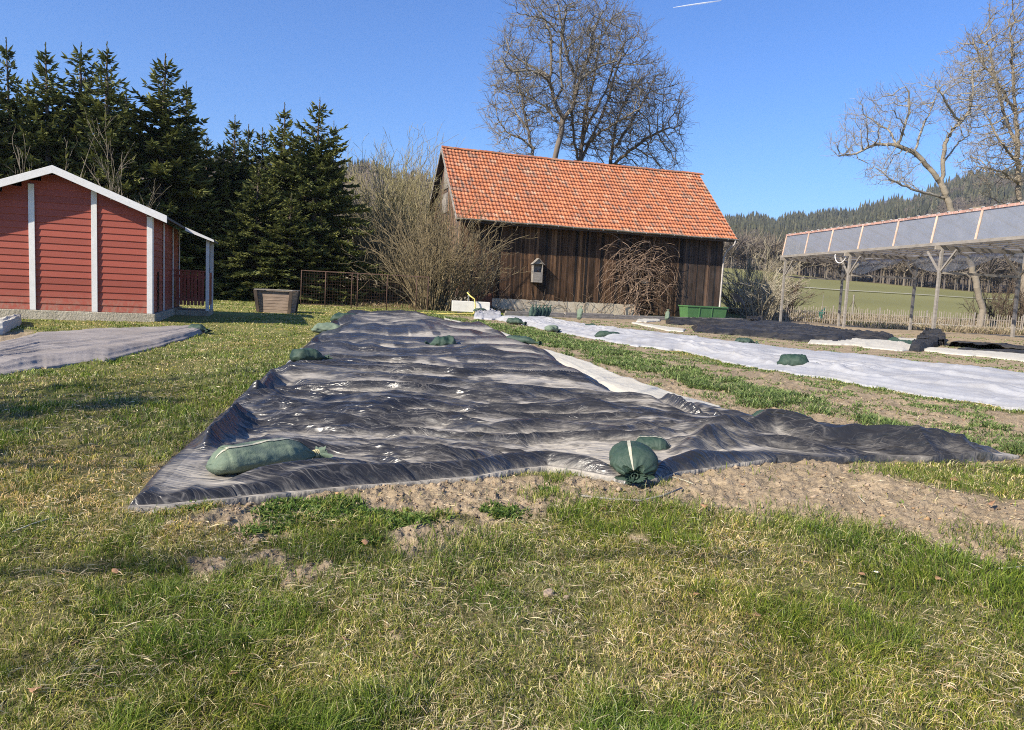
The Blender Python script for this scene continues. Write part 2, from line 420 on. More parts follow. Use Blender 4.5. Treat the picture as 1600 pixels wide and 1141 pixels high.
PAL = [(.105, .150, .017), (.250, .285, .036), (.52, .47, .10), (.84, .69, .36), (.44, .31, .14)]
CROP_L = P2W([(640,492),(700,500),(790,514),(870,533),(960,557),(1050,585),(1130,606),(1230,632),(1330,650),(1430,668),(1560,692)])
WEED_L = P2W([(780,508),(960,540),(1100,566),(1250,596),(1400,622),(1620,662)])
BEDS = P2W([(600,485),(880,490),(1700,540),(1700,760),(1500,716),(1100,650),(800,560),(600,500)])
SHED_POLY = [(-14.5, 17.0), (-8.5, 17.4), (-8.0, 24), (-15, 24)]
BARN_POLY = []
def lawn():
    rng = np.random.default_rng(4)
    N = 860000
    a = np.radians(rng.uniform(-43, 43, N)); r = np.exp(rng.uniform(math.log(1.2), math.log(44), N) * 1.0)
    X = r * np.sin(a); Y = r * np.cos(a)
    s = soil(X, Y); bar = fbm(X * 1.7, Y * 1.7, 3, 77)
    keep = rng.random(N) > np.clip(s * 1.25, 0, .985)
    keep &= sdist(X, Y, TARP_POLY) < -.02
    keep &= ~((sdist(X, Y, np.array(SHED_POLY)) > 0))
    keep &= ~nograss(X, Y)
    keep &= rng.random(N) < .45 + .9 * bar
    X, Y, r, s = X[keep], Y[keep], r[keep], s[keep]; n = len(X)
    gap = fbm(X * 9, Y * 9, 2, 85); kk = rng.random(len(X)) < .60 + 1.0 * sstep(.30, .55, gap); X, Y, r, s = X[kk], Y[kk], r[kk], s[kk]; n = len(X)
    cl = fbm(X * 2.3, Y * 2.3, 3, 81); cl2 = fbm(X * .55, Y * .55, 3, 82); tu = fbm(X * 6.5, Y * 6.5, 2, 83)
    lush = sstep(.5, .72, cl) ; dry = sstep(.42, .68, cl2)
    lfar = sstep(-.9, .1, -np.abs(linedist(X, Y, P2W([(300,690),(410,598),(470,548)])) ) + 0)   # greener fringe beside the sheet
    lush = np.maximum(lush, lfar * .9)
    edge = sstep(-.35, 0, -np.abs(Y - 3.15 - .1 * X)) * 0
    pr = np.stack([1.15 + .9 * lush, .90 + .8 * lush, .50 + .4 * dry, .62 + 1.1 * dry - .5 * lush, .30 + .3 * dry], 1).clip(.03)
    col = pick(rng, n, PAL, pr); hue = fbm(X * 1.1, Y * 1.1, 2, 88)[:, None]
    col = col * (1 + .18 * (hue - .5) * np.array([1.5, .2, -1]))
    col = col * (1 + (lush * .9)[:, None] * np.array([-.24, -.08, -.18])) * (1 + (dry * (1 - lush) * .8)[:, None] * np.array([.22, .10, .05])) * (.82 + .36 * fbm(X * 3.3, Y * 3.3, 2, 93))[:, None]
    H = (.012 + .042 * tu ** 1.5 + .030 * lush) * rng.uniform(.4, 1.4, n) * (1 + .012 * r)
    H = H * (1 - .35 * sstep(6, 14, r))
    straw = (col[:, 0] > .3)
    W = np.maximum(.0022, .00078 * r) * rng.uniform(.7, 1.5, n) * np.where(straw, .85, 1)
    Z = gz(X, Y) + gfine(X, Y)
    dirs = fbm(X * 3, Y * 3, 2, 90) * 14 + rng.normal(0, 1.5, n)
    lean = np.where(straw, 1.3, .6)
    blades('lawn_grass', X, Y, Z, H, W, col, lean, rng, 'short lawn of mixed green and straw coloured grass blades', 'grass', dirs=dirs)
    # flat dead thatch lying on the turf
    N = 85000; a = np.radians(rng.uniform(-42, 42, N)); r = np.exp(rng.uniform(math.log(1.3), math.log(16), N))
    X = r * np.sin(a); Y = r * np.cos(a); dn = fbm(X * 1.9, Y * 1.9, 3, 91)
    keep = (sdist(X, Y, TARP_POLY) < -.02) & (rng.random(N) < sstep(.35, .7, dn) * .9 + .08)
    keep &= ~nograss(X, Y)
    X, Y, r = X[keep], Y[keep], r[keep]; n = len(X)
    th = rng.uniform(0, 2 * PI, n); L = rng.uniform(.02, .075, n); W = np.maximum(.0019, .0006 * r) * rng.uniform(.6, 1.4, n)
    Z = gz(X, Y) + gfine(X, Y) + rng.uniform(.004, .03, n) * (soil(X, Y) < .5) + .004
    d = np.stack([np.cos(th), np.sin(th), rng.normal(0, .18, n)], 1); wv = np.stack([-np.sin(th), np.cos(th), rng.normal(0, .5, n)], 1)
    B = np.stack([X, Y, Z], 1); V = np.empty((n, 4, 3)); mid = d * (L / 2)[:, None]
    V[:, 0] = B - mid; V[:, 1] = B + wv * (W / 2)[:, None] + np.array([0, 0, .003]); V[:, 2] = B + mid; V[:, 3] = B - wv * (W / 2)[:, None] + np.array([0, 0, .003])
    col = pick(rng, n, [(.5, .41, .24), (.38, .29, .17), (.27, .17, .10), (.6, .52, .36)], [3, 2, 1, 1])
    o = npmesh('dead_thatch', V.reshape(-1, 3), [np.arange(n * 4).reshape(-1, 4)], MAT['litter'], None, np.repeat(col, 4, 0))
    tag(o, 'dry straw and dead thatch lying across the lawn', 'thatch', None, 'stuff')
def crop():
    rng = np.random.default_rng(8)
    # dense green cover crop row and its sparser neighbour
    N = 900000; a = np.radians(rng.uniform(-12, 44, N)); r = np.exp(rng.uniform(math.log(4), math.log(34), N))
    X = r * np.sin(a); Y = r * np.cos(a)
    pre = sdist(X, Y, BEDS) > 0; X, Y, r = X[pre], Y[pre], r[pre]; N = len(X)
    d1 = linedist(X, Y, CROP_L); d2 = linedist(X, Y, WEED_L)
    n1 = fbm(X * 2.2, Y * 2.2, 3, 101); n2 = fbm(X * 3.1, Y * 3.1, 3, 103)
    w1 = .34 + .030 * r
    p = sstep(0, .22, w1 - d1 + (n1 - .5) * 1.3) * .85 * (.2 + .8 * sstep(.42, .58, n2))
    p2 = sstep(.48, .62, n2) * sstep(0, .3, .55 + .02 * r - d2) * .55
    p3 = sstep(.56, .68, n2) * sstep(0, .5, SOILD(X, Y)) * .35
    keep = (rng.random(N) < np.maximum(np.maximum(p, p2), p3)) & (sdist(X, Y, TARP_POLY) < -.06)
    keep &= ~nograss(X, Y)
    X, Y, r, p = X[keep], Y[keep], r[keep], p[keep]; n = len(X)
    col = pick(rng, n, [(.11, .165, .045), (.17, .24, .065), (.27, .34, .11), (.42, .38, .19)], [3, 4, 2.5, .8])
    H = (.035 + .075 * p) * rng.uniform(.4, 1.3, n); W = np.maximum(.006, .0011 * r) * rng.uniform(.7, 1.6, n)
    blades('cover_crop', X, Y, gz(X, Y) + gfine(X, Y), H, W, col, np.full(n, 1.15), rng, 'lush green cover crop row running along the soil bed', 'cover crop')
    # small weeds in the bare soil by the sheet front: chickweed-like leaves
    N = 260000; a = np.radians(rng.uniform(-30, 42, N)); r = rng.uniform(2.3, 6.5, N); X = r * np.sin(a); Y = r * np.cos(a)
    nn = fbm(X * 3.6, Y * 3.6, 3, 111)
    cl = np.zeros(N)
    for (px, py), q in (((470, 808), .26), ((540, 812), .22), ((620, 818), .2), ((400, 835), .12), ((690, 810), .12), ((770, 800), .16), ((310, 800), .12), ((560, 850), .12), ((860, 770), .10), ((1410, 792), .10), ((1330, 735), .05), ((740, 780), .06)):
        c0 = P2W([(px, py)])[0]; cl = np.maximum(cl, sstep(0, .12, q - np.hypot(X - c0[0], Y - c0[1]) + (nn - .5) * .25))
    keep = (rng.random(N) < cl * .9) & (sdist(X, Y, TARP_POLY) < -.02)
    X, Y, r = X[keep], Y[keep], r[keep]; n = len(X)
    col = pick(rng, n, [(.075, .14, .022), (.15, .22, .04), (.28, .32, .08)], [3, 3, 1])
    blades('weeds', X, Y, gz(X, Y) + gfine(X, Y), rng.uniform(.015, .045, n), rng.uniform(.006, .014, n), col, np.full(n, 1.1), rng, 'low green weeds creeping over the soil at the sheet edge', 'weeds')
    # tufts of longer grass at the sheet front
    xs = []
    for (px, py), q, k in (((868, 752), .07, 260), ((845, 778), .10, 500), ((905, 788), .10, 350), ((980, 790), .2, 700), ((1060, 800), .2, 800), ((1260, 825), .25, 1500), ((1400, 740), .2, 1100), ((1480, 752), .25, 1400), ((1560, 765), .2, 900), ((1570, 850), .2, 1100), ((700, 880), .2, 1200), ((560, 930), .3, 1500), ((520, 800), .1, 300), ((1035, 765), .05, 90), ((750,860), .2, 1400), ((1340,838), .2, 1000)):
        c0 = P2W([(px, py)])[0]; k = int(k * .7); rr_ = 1.5 * q * rng.random(k) ** .8; t_ = rng.uniform(0, 2 * PI, k); xs.append(np.stack([c0[0] + rr_ * np.cos(t_), c0[1] + rr_ * np.sin(t_)], 1))
    P = np.concatenate(xs); X, Y = P[:, 0], P[:, 1]; k = sdist(X, Y, TARP_POLY) < -.005; X, Y = X[k], Y[k]; n = len(X)
    col = pick(rng, n, [(.085, .135, .02), (.19, .25, .036), (.36, .36, .08), (.6, .5, .26)], [3, 4, 2, 1])
    blades('grass_tufts', X, Y, gz(X, Y) + gfine(X, Y), rng.uniform(.025, .085, n), rng.uniform(.002, .0042, n), col, np.full(n, .8), rng, 'longer green grass tufts where lawn meets bare soil', 'grass tufts')
def SOILD(X, Y): return np.maximum(sdist(X, Y, SOILW[1][0]), sdist(X, Y, SOILW[2][0]))
def clods():
    rng = np.random.default_rng(12)
    N = 42000; a = np.radians(rng.uniform(-30, 42, N)); r = np.exp(rng.uniform(math.log(2.2), math.log(11), N)); X = r * np.sin(a); Y = r * np.cos(a)
    keep = (soil(X, Y) > .6) & (sdist(X, Y, TARP_POLY) < -.01); X, Y, r = X[keep], Y[keep], r[keep]; n = len(X)
    base = np.array([(1, 0, 0), (-1, 0, 0), (0, 1, 0), (0, -1, 0), (0, 0, 1), (0, 0, -1)], float)
    fc = np.array([(0, 2, 4), (2, 1, 4), (1, 3, 4), (3, 0, 4), (2, 0, 5), (1, 2, 5), (3, 1, 5), (0, 3, 5)])
    sz = np.exp(rng.normal(math.log(.0032), .62, n)).clip(.0015, .02) * (1 + .05 * r)
    V = base[None] * rng.uniform(.6, 1.3, (n, 6, 1)) * sz[:, None, None] * np.array([1, 1, .75]) + rng.normal(0, .22, (n, 6, 3)) * sz[:, None, None]
    V = V + np.stack([X, Y, gz(X, Y) + gfine(X, Y) + sz * .3], 1)[:, None]
    col = pick(rng, n, [(.33, .25, .17), (.26, .19, .125), (.37, .285, .2), (.36, .23, .12)], [4, 3, 2, .4])
    o = npmesh('soil_clods', V.reshape(-1, 3), [(np.arange(n)[:, None, None] * 6 + fc[None]).reshape(-1, 3)], MAT['litter'], None, np.repeat(col, 6, 0))
    tag(o, 'crumbled soil clods over the bare beds', 'soil', None, 'stuff')
# ---------------------------------------------------------------- plastic and fleece sheets
def gproj(P):
    d = rays(P); z = np.zeros(len(d))
    for _ in range(6):
        t = (z - CAMZ) / np.minimum(d[:, 2], -1e-4); x = d[:, 0] * t; y = d[:, 1] * t; z = gz(x, y)
    return x, y
def coons(Fr, Rg, Bk, Lf, nu, nv):
    Fr = resample(Fr, nu); Bk = resample(Bk, nu); Lf = resample(Lf, nv); Rg = resample(Rg, nv)
    u = np.linspace(0, 1, nu)[None, :, None]; v = np.linspace(0, 1, nv)[:, None, None]
    P = (1 - v) * Fr[None] + v * Bk[None] + (1 - u) * Lf[:, None] + u * Rg[:, None] \
        - ((1 - u) * (1 - v) * Fr[0] + u * (1 - v) * Fr[-1] + (1 - u) * v * Bk[0] + u * v * Bk[-1])
    return P
def grid_faces(nv, nu):
    i = np.arange(nv * nu).reshape(nv, nu)
    return np.stack([i[:-1, :-1].ravel(), i[:-1, 1:].ravel(), i[1:, 1:].ravel(), i[1:, :-1].ravel()], 1)
def tarp_mat():
    t = Mt('black_silage_plastic', .3, .55); v = t.co()
    at_ = t.n('Attribute'); at_.attribute_name = 'Col'; sp = t.n('SeparateColor'); t.lk(at_.outputs[0], sp.inputs[0])
    n1 = t.noise(2.6, t.co((.7, 1.8, 1)), 8, .68, .6); n2 = t.noise(26, t.co((.5, 2.4, 1)), 7, .75, .8); n3 = t.noise(7, t.co((.55, 2.8, 1)), 8, .72, 1.6)
    dust = t.math('ADD', t.math('MULTIPLY', sp.outputs[0], .66), t.math('MULTIPLY', n1, .28))
    dust = t.math('ADD', dust, t.math('MULTIPLY', n3, .62)); dust = t.math('ADD', dust, t.math('MULTIPLY', n2, .52))
    film = t.ramp(t.math('SUBTRACT', dust, .30), [(.50, (.04,) * 3), (.62, (.13,) * 3), (.72, (.28,) * 3), (.83, (.60,) * 3), (.95, (1,) * 3)])
    n4 = t.noise(150, v, 3, .6); speck = t.ramp(t.math('ADD', n4, t.math('MULTIPLY', n3, .35)), [(.86, (0, 0, 0)), (.93, (.5,) * 3)])
    col = t.mix((.011, .0112, .012), (.35, .315, .26), film); col = t.mix(col, (.45, .37, .29), speck)
    t.base(col)
    t.rough(t.ramp(t.math('SUBTRACT', dust, .30), [(.58, (.29,) * 3), (.88, (.75,) * 3)]))
    rdg = t.n('TexNoise', noise_type='RIDGED_MULTIFRACTAL'); rdg.inputs['Scale'].default_value = 2.6; rdg.inputs['Detail'].default_value = 2.5; rdg.inputs['Distortion'].default_value = .8; t.lk(t.co((.8, 2.8, 1)), rdg.inputs['Vector'])
    wn = t.n('TexNoise'); wn.inputs['Scale'].default_value = 1.6; wn.inputs['Detail'].default_value = 3; t.lk(v, wn.inputs['Vector'])
    vm = t.n('VectorMath', operation='MULTIPLY_ADD'); t.lk(wn.outputs[1], vm.inputs[0]); vm.inputs[1].default_value = (.5, .35, 0); t.lk(v, vm.inputs[2])
    def crumple(sx, sy, sc):
        mp = t.n('Mapping'); mp.inputs['Scale'].default_value = (sx, sy, 0); t.lk(vm.outputs[0], mp.inputs[0])
        vo = t.n('TexVoronoi', feature='DISTANCE_TO_EDGE'); vo.inputs['Scale'].default_value = sc; t.lk(mp.outputs[0], vo.inputs['Vector']); return vo.outputs[0]
    c1 = crumple(.35, 3.0, 2.4); c2 = crumple(.45, 3.2, 7); c3 = crumple(.9, 2.4, 24)
    c4 = crumple(.5, 2.6, 13)
    scuff = t.math('MULTIPLY', t.ramp(t.math('MINIMUM', c2, c4), [(0, (1,) * 3), (.035, (0,) * 3)]), t.ramp(n1, [(.42, (0,) * 3), (.62, (.34,) * 3)]))
    t.base(t.mix(col, (.34, .31, .27), scuff))
    cr_ = t.math('ADD', t.math('MULTIPLY', c1, 1.0), t.math('MULTIPLY', c2, .40))
    t.bump(t.math('ADD', t.math('MULTIPLY', cr_, 1.3), t.math('MULTIPLY', t.noise(6, t.co((.5, 2.6, 1)), 3, .5, 1.2), .6)), .8, .045)
    return t.m
BAGSPOTS = []     # world dents pressed in the sheet, filled before it is built
def tarp_h(X, Y, r):
    d = sdist(X, Y, TARP_POLY)
    wx = X + .35 * (fbm(X * .9, Y * .9, 3, 201) - .5) * 2; wy = Y + .25 * (fbm(X * 1.1, Y * 1.1, 3, 202) - .5) * 2
    cr = lambda a_, b_, sd: 1 - np.abs(2 * vn(a_, b_, sd) - 1)          # sharp crested fold
    L1 = np.clip((cr(wx * .22 + wy * .05, wy * 1.5 + wx * .15, 271) - .35) / .65, 0, 1) ** 1.2; L2 = np.clip((cr(wx * .38 - 3, wy * 3.1 - wx * .25, 272) - .45) / .55, 0, 1); L3 = np.clip((cr(wx * .8 + 7, wy * 7.0 + wx * .6, 273) - .5) / .5, 0, 1)
    f1 = (.65 * cr(wx * .55, wy * 1.9, 211) ** 1.3 + .35 * cr(wx * .8 + 4, wy * 2.9, 216)) * (1 - .8 * sstep(12, 20, r))
    f2 = (.6 * cr(wx * 1.1 + 3, wy * 4.2 + wx * .7, 212) + .4 * cr(wx * 2.1, wy * 5.2 - wx * 1.1, 217)) ** 1.3 * (1 - sstep(9, 15, r))
    f3 = (.5 * cr(wx * 3.0 + wy * 1.2, wy * 9.0, 213) + .5 * cr(wx * 4.6 - wy * 3, wy * 7, 218)) * (1 - sstep(6, 10, r))
    k1 = tn(wx * .45 + wy * .3, wy * 2.0, 251) - .5; k2 = tn(wx * 1.0 - wy * .8, wy * 4.2 + wx * .5, 252) - .5; k3 = tn(wx * 2.6 + wy * 2, wy * 9.5 - wx, 253) - .5; k4 = tn(wx * 9 - wy * 4, wy * 19 + wx * 3, 254) - .5
    n7, n12 = 1 - .85 * sstep(12, 20, r), 1 - sstep(8, 14, r); n5 = 1 - sstep(5, 9, r)
    f5 = cr(wx * 6 + wy * 5, wy * 20, 224) * cr(wx * 3, wy * 4, 225) * 1.5 * (1 - sstep(4.5, 7, r))
    f4 = cr(wx * .8, wy * .75, 219) ** 1.5 * sstep(9, 16, r) + .5 * cr(wx * 1.7, wy * 1.3, 220) * sstep(8, 14, r) * (1 - sstep(17, 24, r))
    l1 = fbm(X * .9, Y * .9, 3, 221) - .5; l2 = fbm(X * 2.6, Y * 2.2, 3, 222) - .5
    far = sstep(7, 15, r); lr_ = (1 - sstep(-.2, .2, X + .35 * Y - .15)) * 1.0
    nf = 1 - sstep(5, 7, r); inn = sstep(0, .35 + .65 * nf, d); inn2 = sstep(0, .14 + .30 * nf, d)
    rside = sstep(-.2, .4, X - .02 * Y) * sstep(5, 7, r)
    h = .045 * (1 - .6 * rside) * (1 - np.exp(-np.maximum(d, 0) / .018)) + .08 * sstep(.02, .6 + .6 * nf, d) * (.35 + .65 * far)
    fr = (1 - sstep(5.2, 6.0, r)) * (1 - lr_)
    hem = .050 * np.exp(-((d - .075) / .045) ** 2) * (.6 + .8 * vn(X * 1.3, Y * 1.3, 261)) - .035 * np.exp(-((d - .20) / .07) ** 2)
    h = h + hem * fr
    wd_ = linedist(X, Y, WING); wv_ = sstep(.0, .25, d) if False else 1.0
    h = h + (.105 * np.exp(-(wd_ / (.07 + .05 * vn(X * 2, Y * 2, 262))) ** 1.5) * (.55 + .8 * vn(X * 1.9, Y * 1.9, 263)) + .03 * cr(X * 5 + Y * 3, Y * 2 - X, 264) * np.exp(-(wd_ / .2) ** 2)) * sstep(0, .05, d)
    h = h + inn * (.020 * f1 * (1 + 2.5 * far) + .095 * (L1 - .35) * n7 * (1 + .5 * far) + .12 * f4 + l1 * .06 * (1 + 1.6 * far) + .060 * k1 * n7 * (1 + .6 * far)) + inn2 * (.008 * f2 * (1 + 2.6 * far) + .060 * (L2 - .3) * n12 + .024 * (L3 - .3) * (1 - sstep(6, 10, r)) + .045 * k2 * n12 * (1 + .5 * far) + .040 * k3 * (1 - sstep(6, 10, r)) + .022 * k4 * n5 + .007 * f3 + l2 * .03 * (1 + far) + .02 + .02 * far)
    # crumpled left rim and rolled seam on the right
    lr = sstep(.3, -.3, X + .12 * Y) if False else 1 - sstep(-.3, .3, X + .16 * Y + .1)
    m_ = sstep(.36, .62, fbm(X * 1.0, Y * 1.0, 2, 231)) * lr
    h = h + m_ * (.10 * np.exp(-np.abs((d - .17) / .055) ** 1.6) - .06 * np.exp(-((d - .36) / .12) ** 2)) + lr * .02 * cr(X * 6, Y * 2, 233) * sstep(0, .05, d) * (1 - sstep(.3, .5, d))
    sd2 = linedist(X, Y, SEAM)
    h = h + .05 * np.exp(-(sd2 / .035) ** 2) - .03 * np.exp(-((sd2 - .09) / .05) ** 2) * inn2
    for (bx, by, br, dep) in BAGSPOTS:
        q = np.exp(-(((X - bx) ** 2 + (Y - by) ** 2) / br ** 2) ** 1.5)
        h = h * (1 - q) + q * dep
    return np.maximum(h, .012)
WING = P2W([(1065,728),(1120,706),(1200,698),(1290,704),(1400,712),(1520,717)])
SEAM = P2W([(820,546),(852,560),(890,578),(930,596),(975,616),(1030,636),(1110,662),(1200,676),(1330,692),(1500,712)])
def cr_f(x, y): return ridge(x * .9 + .5 * fbm(x, y, 2, 5), y * 1.3, 3, 281)
def build_tarp():
    nu, nv = 1000, 940
    P = coons(TARP_F, TARP_R, TARP_B, TARP_L, nu, nv).reshape(-1, 2)
    x, y = gproj(P); r = np.hypot(x, y); h = tarp_h(x, y, r)
    Bf = h.reshape(nv, nu)
    for _ in range(1):
        c = np.cumsum(np.pad(Bf, ((5, 4), (0, 0)), 'edge'), 0); Bf = (c[9:] - c[:-9]) / 9
        c = np.cumsum(np.pad(Bf, ((0, 0), (4, 3)), 'edge'), 1); Bf = (c[:, 7:] - c[:, :-7]) / 7
    wf_ = sstep(7.5, 12, r) * sstep(.02, .2, sdist(x, y, TARP_POLY)); h = h * (1 - wf_) + Bf.ravel() * wf_
    z = gz(x, y) + h + .02
    V = np.stack([x, y, z], 1)
    d = sdist(x, y, TARP_POLY)
    # dust gathers in the hollows: compare with a blurred height
    H = h.reshape(nv, nu); B = H.copy()
    for _ in range(2):
        k = 12; c = np.cumsum(np.pad(B, ((k, k), (0, 0)), 'edge'), 0); B = (c[2 * k:] - np.vstack([np.zeros((1, nu)), c])[:-1][:B.shape[0]]) / (2 * k) if False else B
    K = 18
    c = np.cumsum(np.pad(H, ((K + 1, K), (0, 0)), 'edge'), 0); B = (c[2 * K + 1:] - c[:-2 * K - 1]) / (2 * K + 1)
    c = np.cumsum(np.pad(B, ((0, 0), (K + 1, K)), 'edge'), 1); B = (c[:, 2 * K + 1:] - c[:, :-2 * K - 1]) / (2 * K + 1)
    xg, yg = x.reshape(nv, nu), y.reshape(nv, nu); dy = np.gradient(yg, axis=0); dx_ = np.gradient(xg, axis=1)
    sy = np.gradient(H, axis=0) / np.maximum(np.abs(dy), 2e-3); sx = np.gradient(H, axis=1) / np.maximum(np.abs(dx_), 1e-3)
    slope = np.hypot(sx, sy); S_ = slope.copy(); K2 = 3
    c = np.cumsum(np.pad(S_, ((K2 + 1, K2), (0, 0)), 'edge'), 0); S_ = (c[2 * K2 + 1:] - c[:-2 * K2 - 1]) / (2 * K2 + 1)
    c = np.cumsum(np.pad(S_, ((0, 0), (6, 5)), 'edge'), 1); S_ = (c[:, 11:] - c[:, :-11]) / 11; slope = S_.ravel()
    cav = (B - H).ravel(); cav = cav / (np.abs(cav).std() + 1e-6)
    dust = np.clip(.74 - .46 * sstep(.10, .62, slope) + .14 * cav + .75 * (fbm(x * .7, y * 1.6, 4, 241) - .5) - .13 * sstep(7, 12, r) + .22 * (cr_f(x, y) - .5) * sstep(7, 12, r) - .14 * (d < .12), 0, 1)
    fs = grid_faces(nv, nu)
    # thickness: underside skirt along the rim
    idx = np.arange(nv * nu).reshape(nv, nu)
    rim = np.concatenate([idx[0, :], idx[1:, -1], idx[-1, ::-1][1:], idx[::-1, 0][1:]])
    sk = V[rim].copy(); cen = V.mean(0); sk[:, 2] = gz(sk[:, 0], sk[:, 1]) - .03
    n0 = len(V); V = np.vstack([V, sk]); m = len(rim); a = np.arange(m - 1)
    f2 = np.stack([rim[:-1], n0 + a, n0 + a + 1, rim[1:]], 1)
    col = np.repeat(np.r_[dust, np.full(m, .2)][:, None], 3, 1)
    o = npmesh('ground_sheet', V, [fs, f2], tarp_mat(), None, col, smooth=True)
    tag(o, 'large dusty black plastic sheet crumpled over the middle bed', 'plastic sheet')
def cloth_mat(name, c, dirt=(.5, .44, .36), amount=.35, rough=.75, spec=.3):
    t = Mt(name, rough, spec); v = t.co(); n1 = t.noise(1.5, v, 6, .65); n2 = t.noise(14, t.co((1, 3, 1)), 5, .65)
    f = t.ramp(t.math('ADD', t.math('MULTIPLY', n1, .7), t.math('MULTIPLY', n2, .3)), [(.45, (0, 0, 0)), (.75, (amount,) * 3)])
    t.base(t.mix(c, dirt, f)); t.bump(t.math('ADD', n2, n1), .4, .03)
    return t.m
MAT['fleece_white'] = cloth_mat('fleece_white', (.36, .36, .365), (.27, .25, .22), .8)
MAT['fleece_cream'] = cloth_mat('fleece_cream', (.50, .47, .39), (.34, .29, .22), .5)
MAT['fleece_gray'] = cloth_mat('fleece_gray', (.30, .265, .235), (.18, .15, .12), .9)
MAT['netting_dark'] = cloth_mat('netting_dark', (.020, .020, .020), (.15, .13, .10), .65, .6, .25)
MAT['netting_green'] = cloth_mat('netting_green', (.03, .07, .045), (.12, .13, .09), .5)
def sheet(name, top, bot, h, fold, mat, label, cat, nu=300, nv=60, seed=1, group=None, along=(1, 4), puff=.012):
    """ruled sheet between a far and a near outline, lifted off the soil by folds"""
    T = resample(top, nu); B = resample(bot, nu); v = np.linspace(0, 1, nv)[:, None, None]
    P = (1 - v) * B[None] + v * T[None]; jn = (fbm(P[..., 0] / 26 + seed, P[..., 1] * 0 + np.round(v[..., 0]) * 7, 3, seed) - .5) * np.abs(2 * v[..., 0] - 1) ** 2; P[..., 1] += jn * np.minimum(3.5, .25 * (B[:, 1] - T[:, 1]).mean() + .5); P = P.reshape(-1, 2); x, y = gproj(P); r = np.hypot(x, y)
    V = v[..., 0]; e = np.minimum(V, 1 - V) * np.ones((1, nu)); U = np.linspace(0, 1, nu)[None, :]; e = np.minimum(e, np.minimum(U, 1 - U) * 8)
    e = e.ravel(); inn = sstep(0, .2, e)
    wx = x + .5 * (fbm(x * .7, y * .7, 3, seed) - .5); wy = y + .5 * (fbm(x * .7, y * .7, 3, seed + 1) - .5)
    Lm = np.hypot(x[-1] - x[0], y[-1] - y[0]); Wm = np.hypot(x[nu // 2] - x[-nu // 2], y[nu // 2] - y[-nu // 2])
    ul = (U * np.ones((nv, 1))).ravel() * Lm; vl = (V * np.ones((1, nu))).ravel() * Wm
    f = .45 * ridge(wx * along[0], wy * along[1], 3, seed + 2) ** 1.5 + .75 * np.clip(1 - np.abs(2 * vn(ul * .22 + wx * .1, vl * 2.4 + ul * .05, seed + 8) - 1) - .3, 0, 1) * (Lm > 4); l = fbm(x * 1.4, y * 1.4, 3, seed + 3)
    z = gz(x, y) + puff * sstep(0, .03, e) + h * inn * (.4 + l) + fold * (.3 + .7 * inn) * (f + (.9 * (tn(wx * 1.3, wy * 2.6, seed + 11) - .3) + .5 * tn(wx * 3.1, wy * 5, seed + 12) if 'netting' in mat else 0)) + .012
    Vv = np.stack([x, y, z], 1); idx = np.arange(nv * nu).reshape(nv, nu)
    rim = np.concatenate([idx[0, :], idx[1:, -1], idx[-1, ::-1][1:], idx[::-1, 0][1:]])
    sk = Vv[rim].copy(); sk[:, 2] = gz(sk[:, 0], sk[:, 1]) - .03; n0 = len(Vv); m = len(rim); a = np.arange(m - 1)
    NOGRASS.append(Vv[rim][::max(1, m // 90)][:, :2])
    o = npmesh(name, np.vstack([Vv, sk]), [grid_faces(nv, nu), np.stack([rim[:-1], n0 + a, n0 + a + 1, rim[1:]], 1)], MAT[mat], None, None, smooth=True)
    return tag(o, label, cat, group)
NOGRASS = []
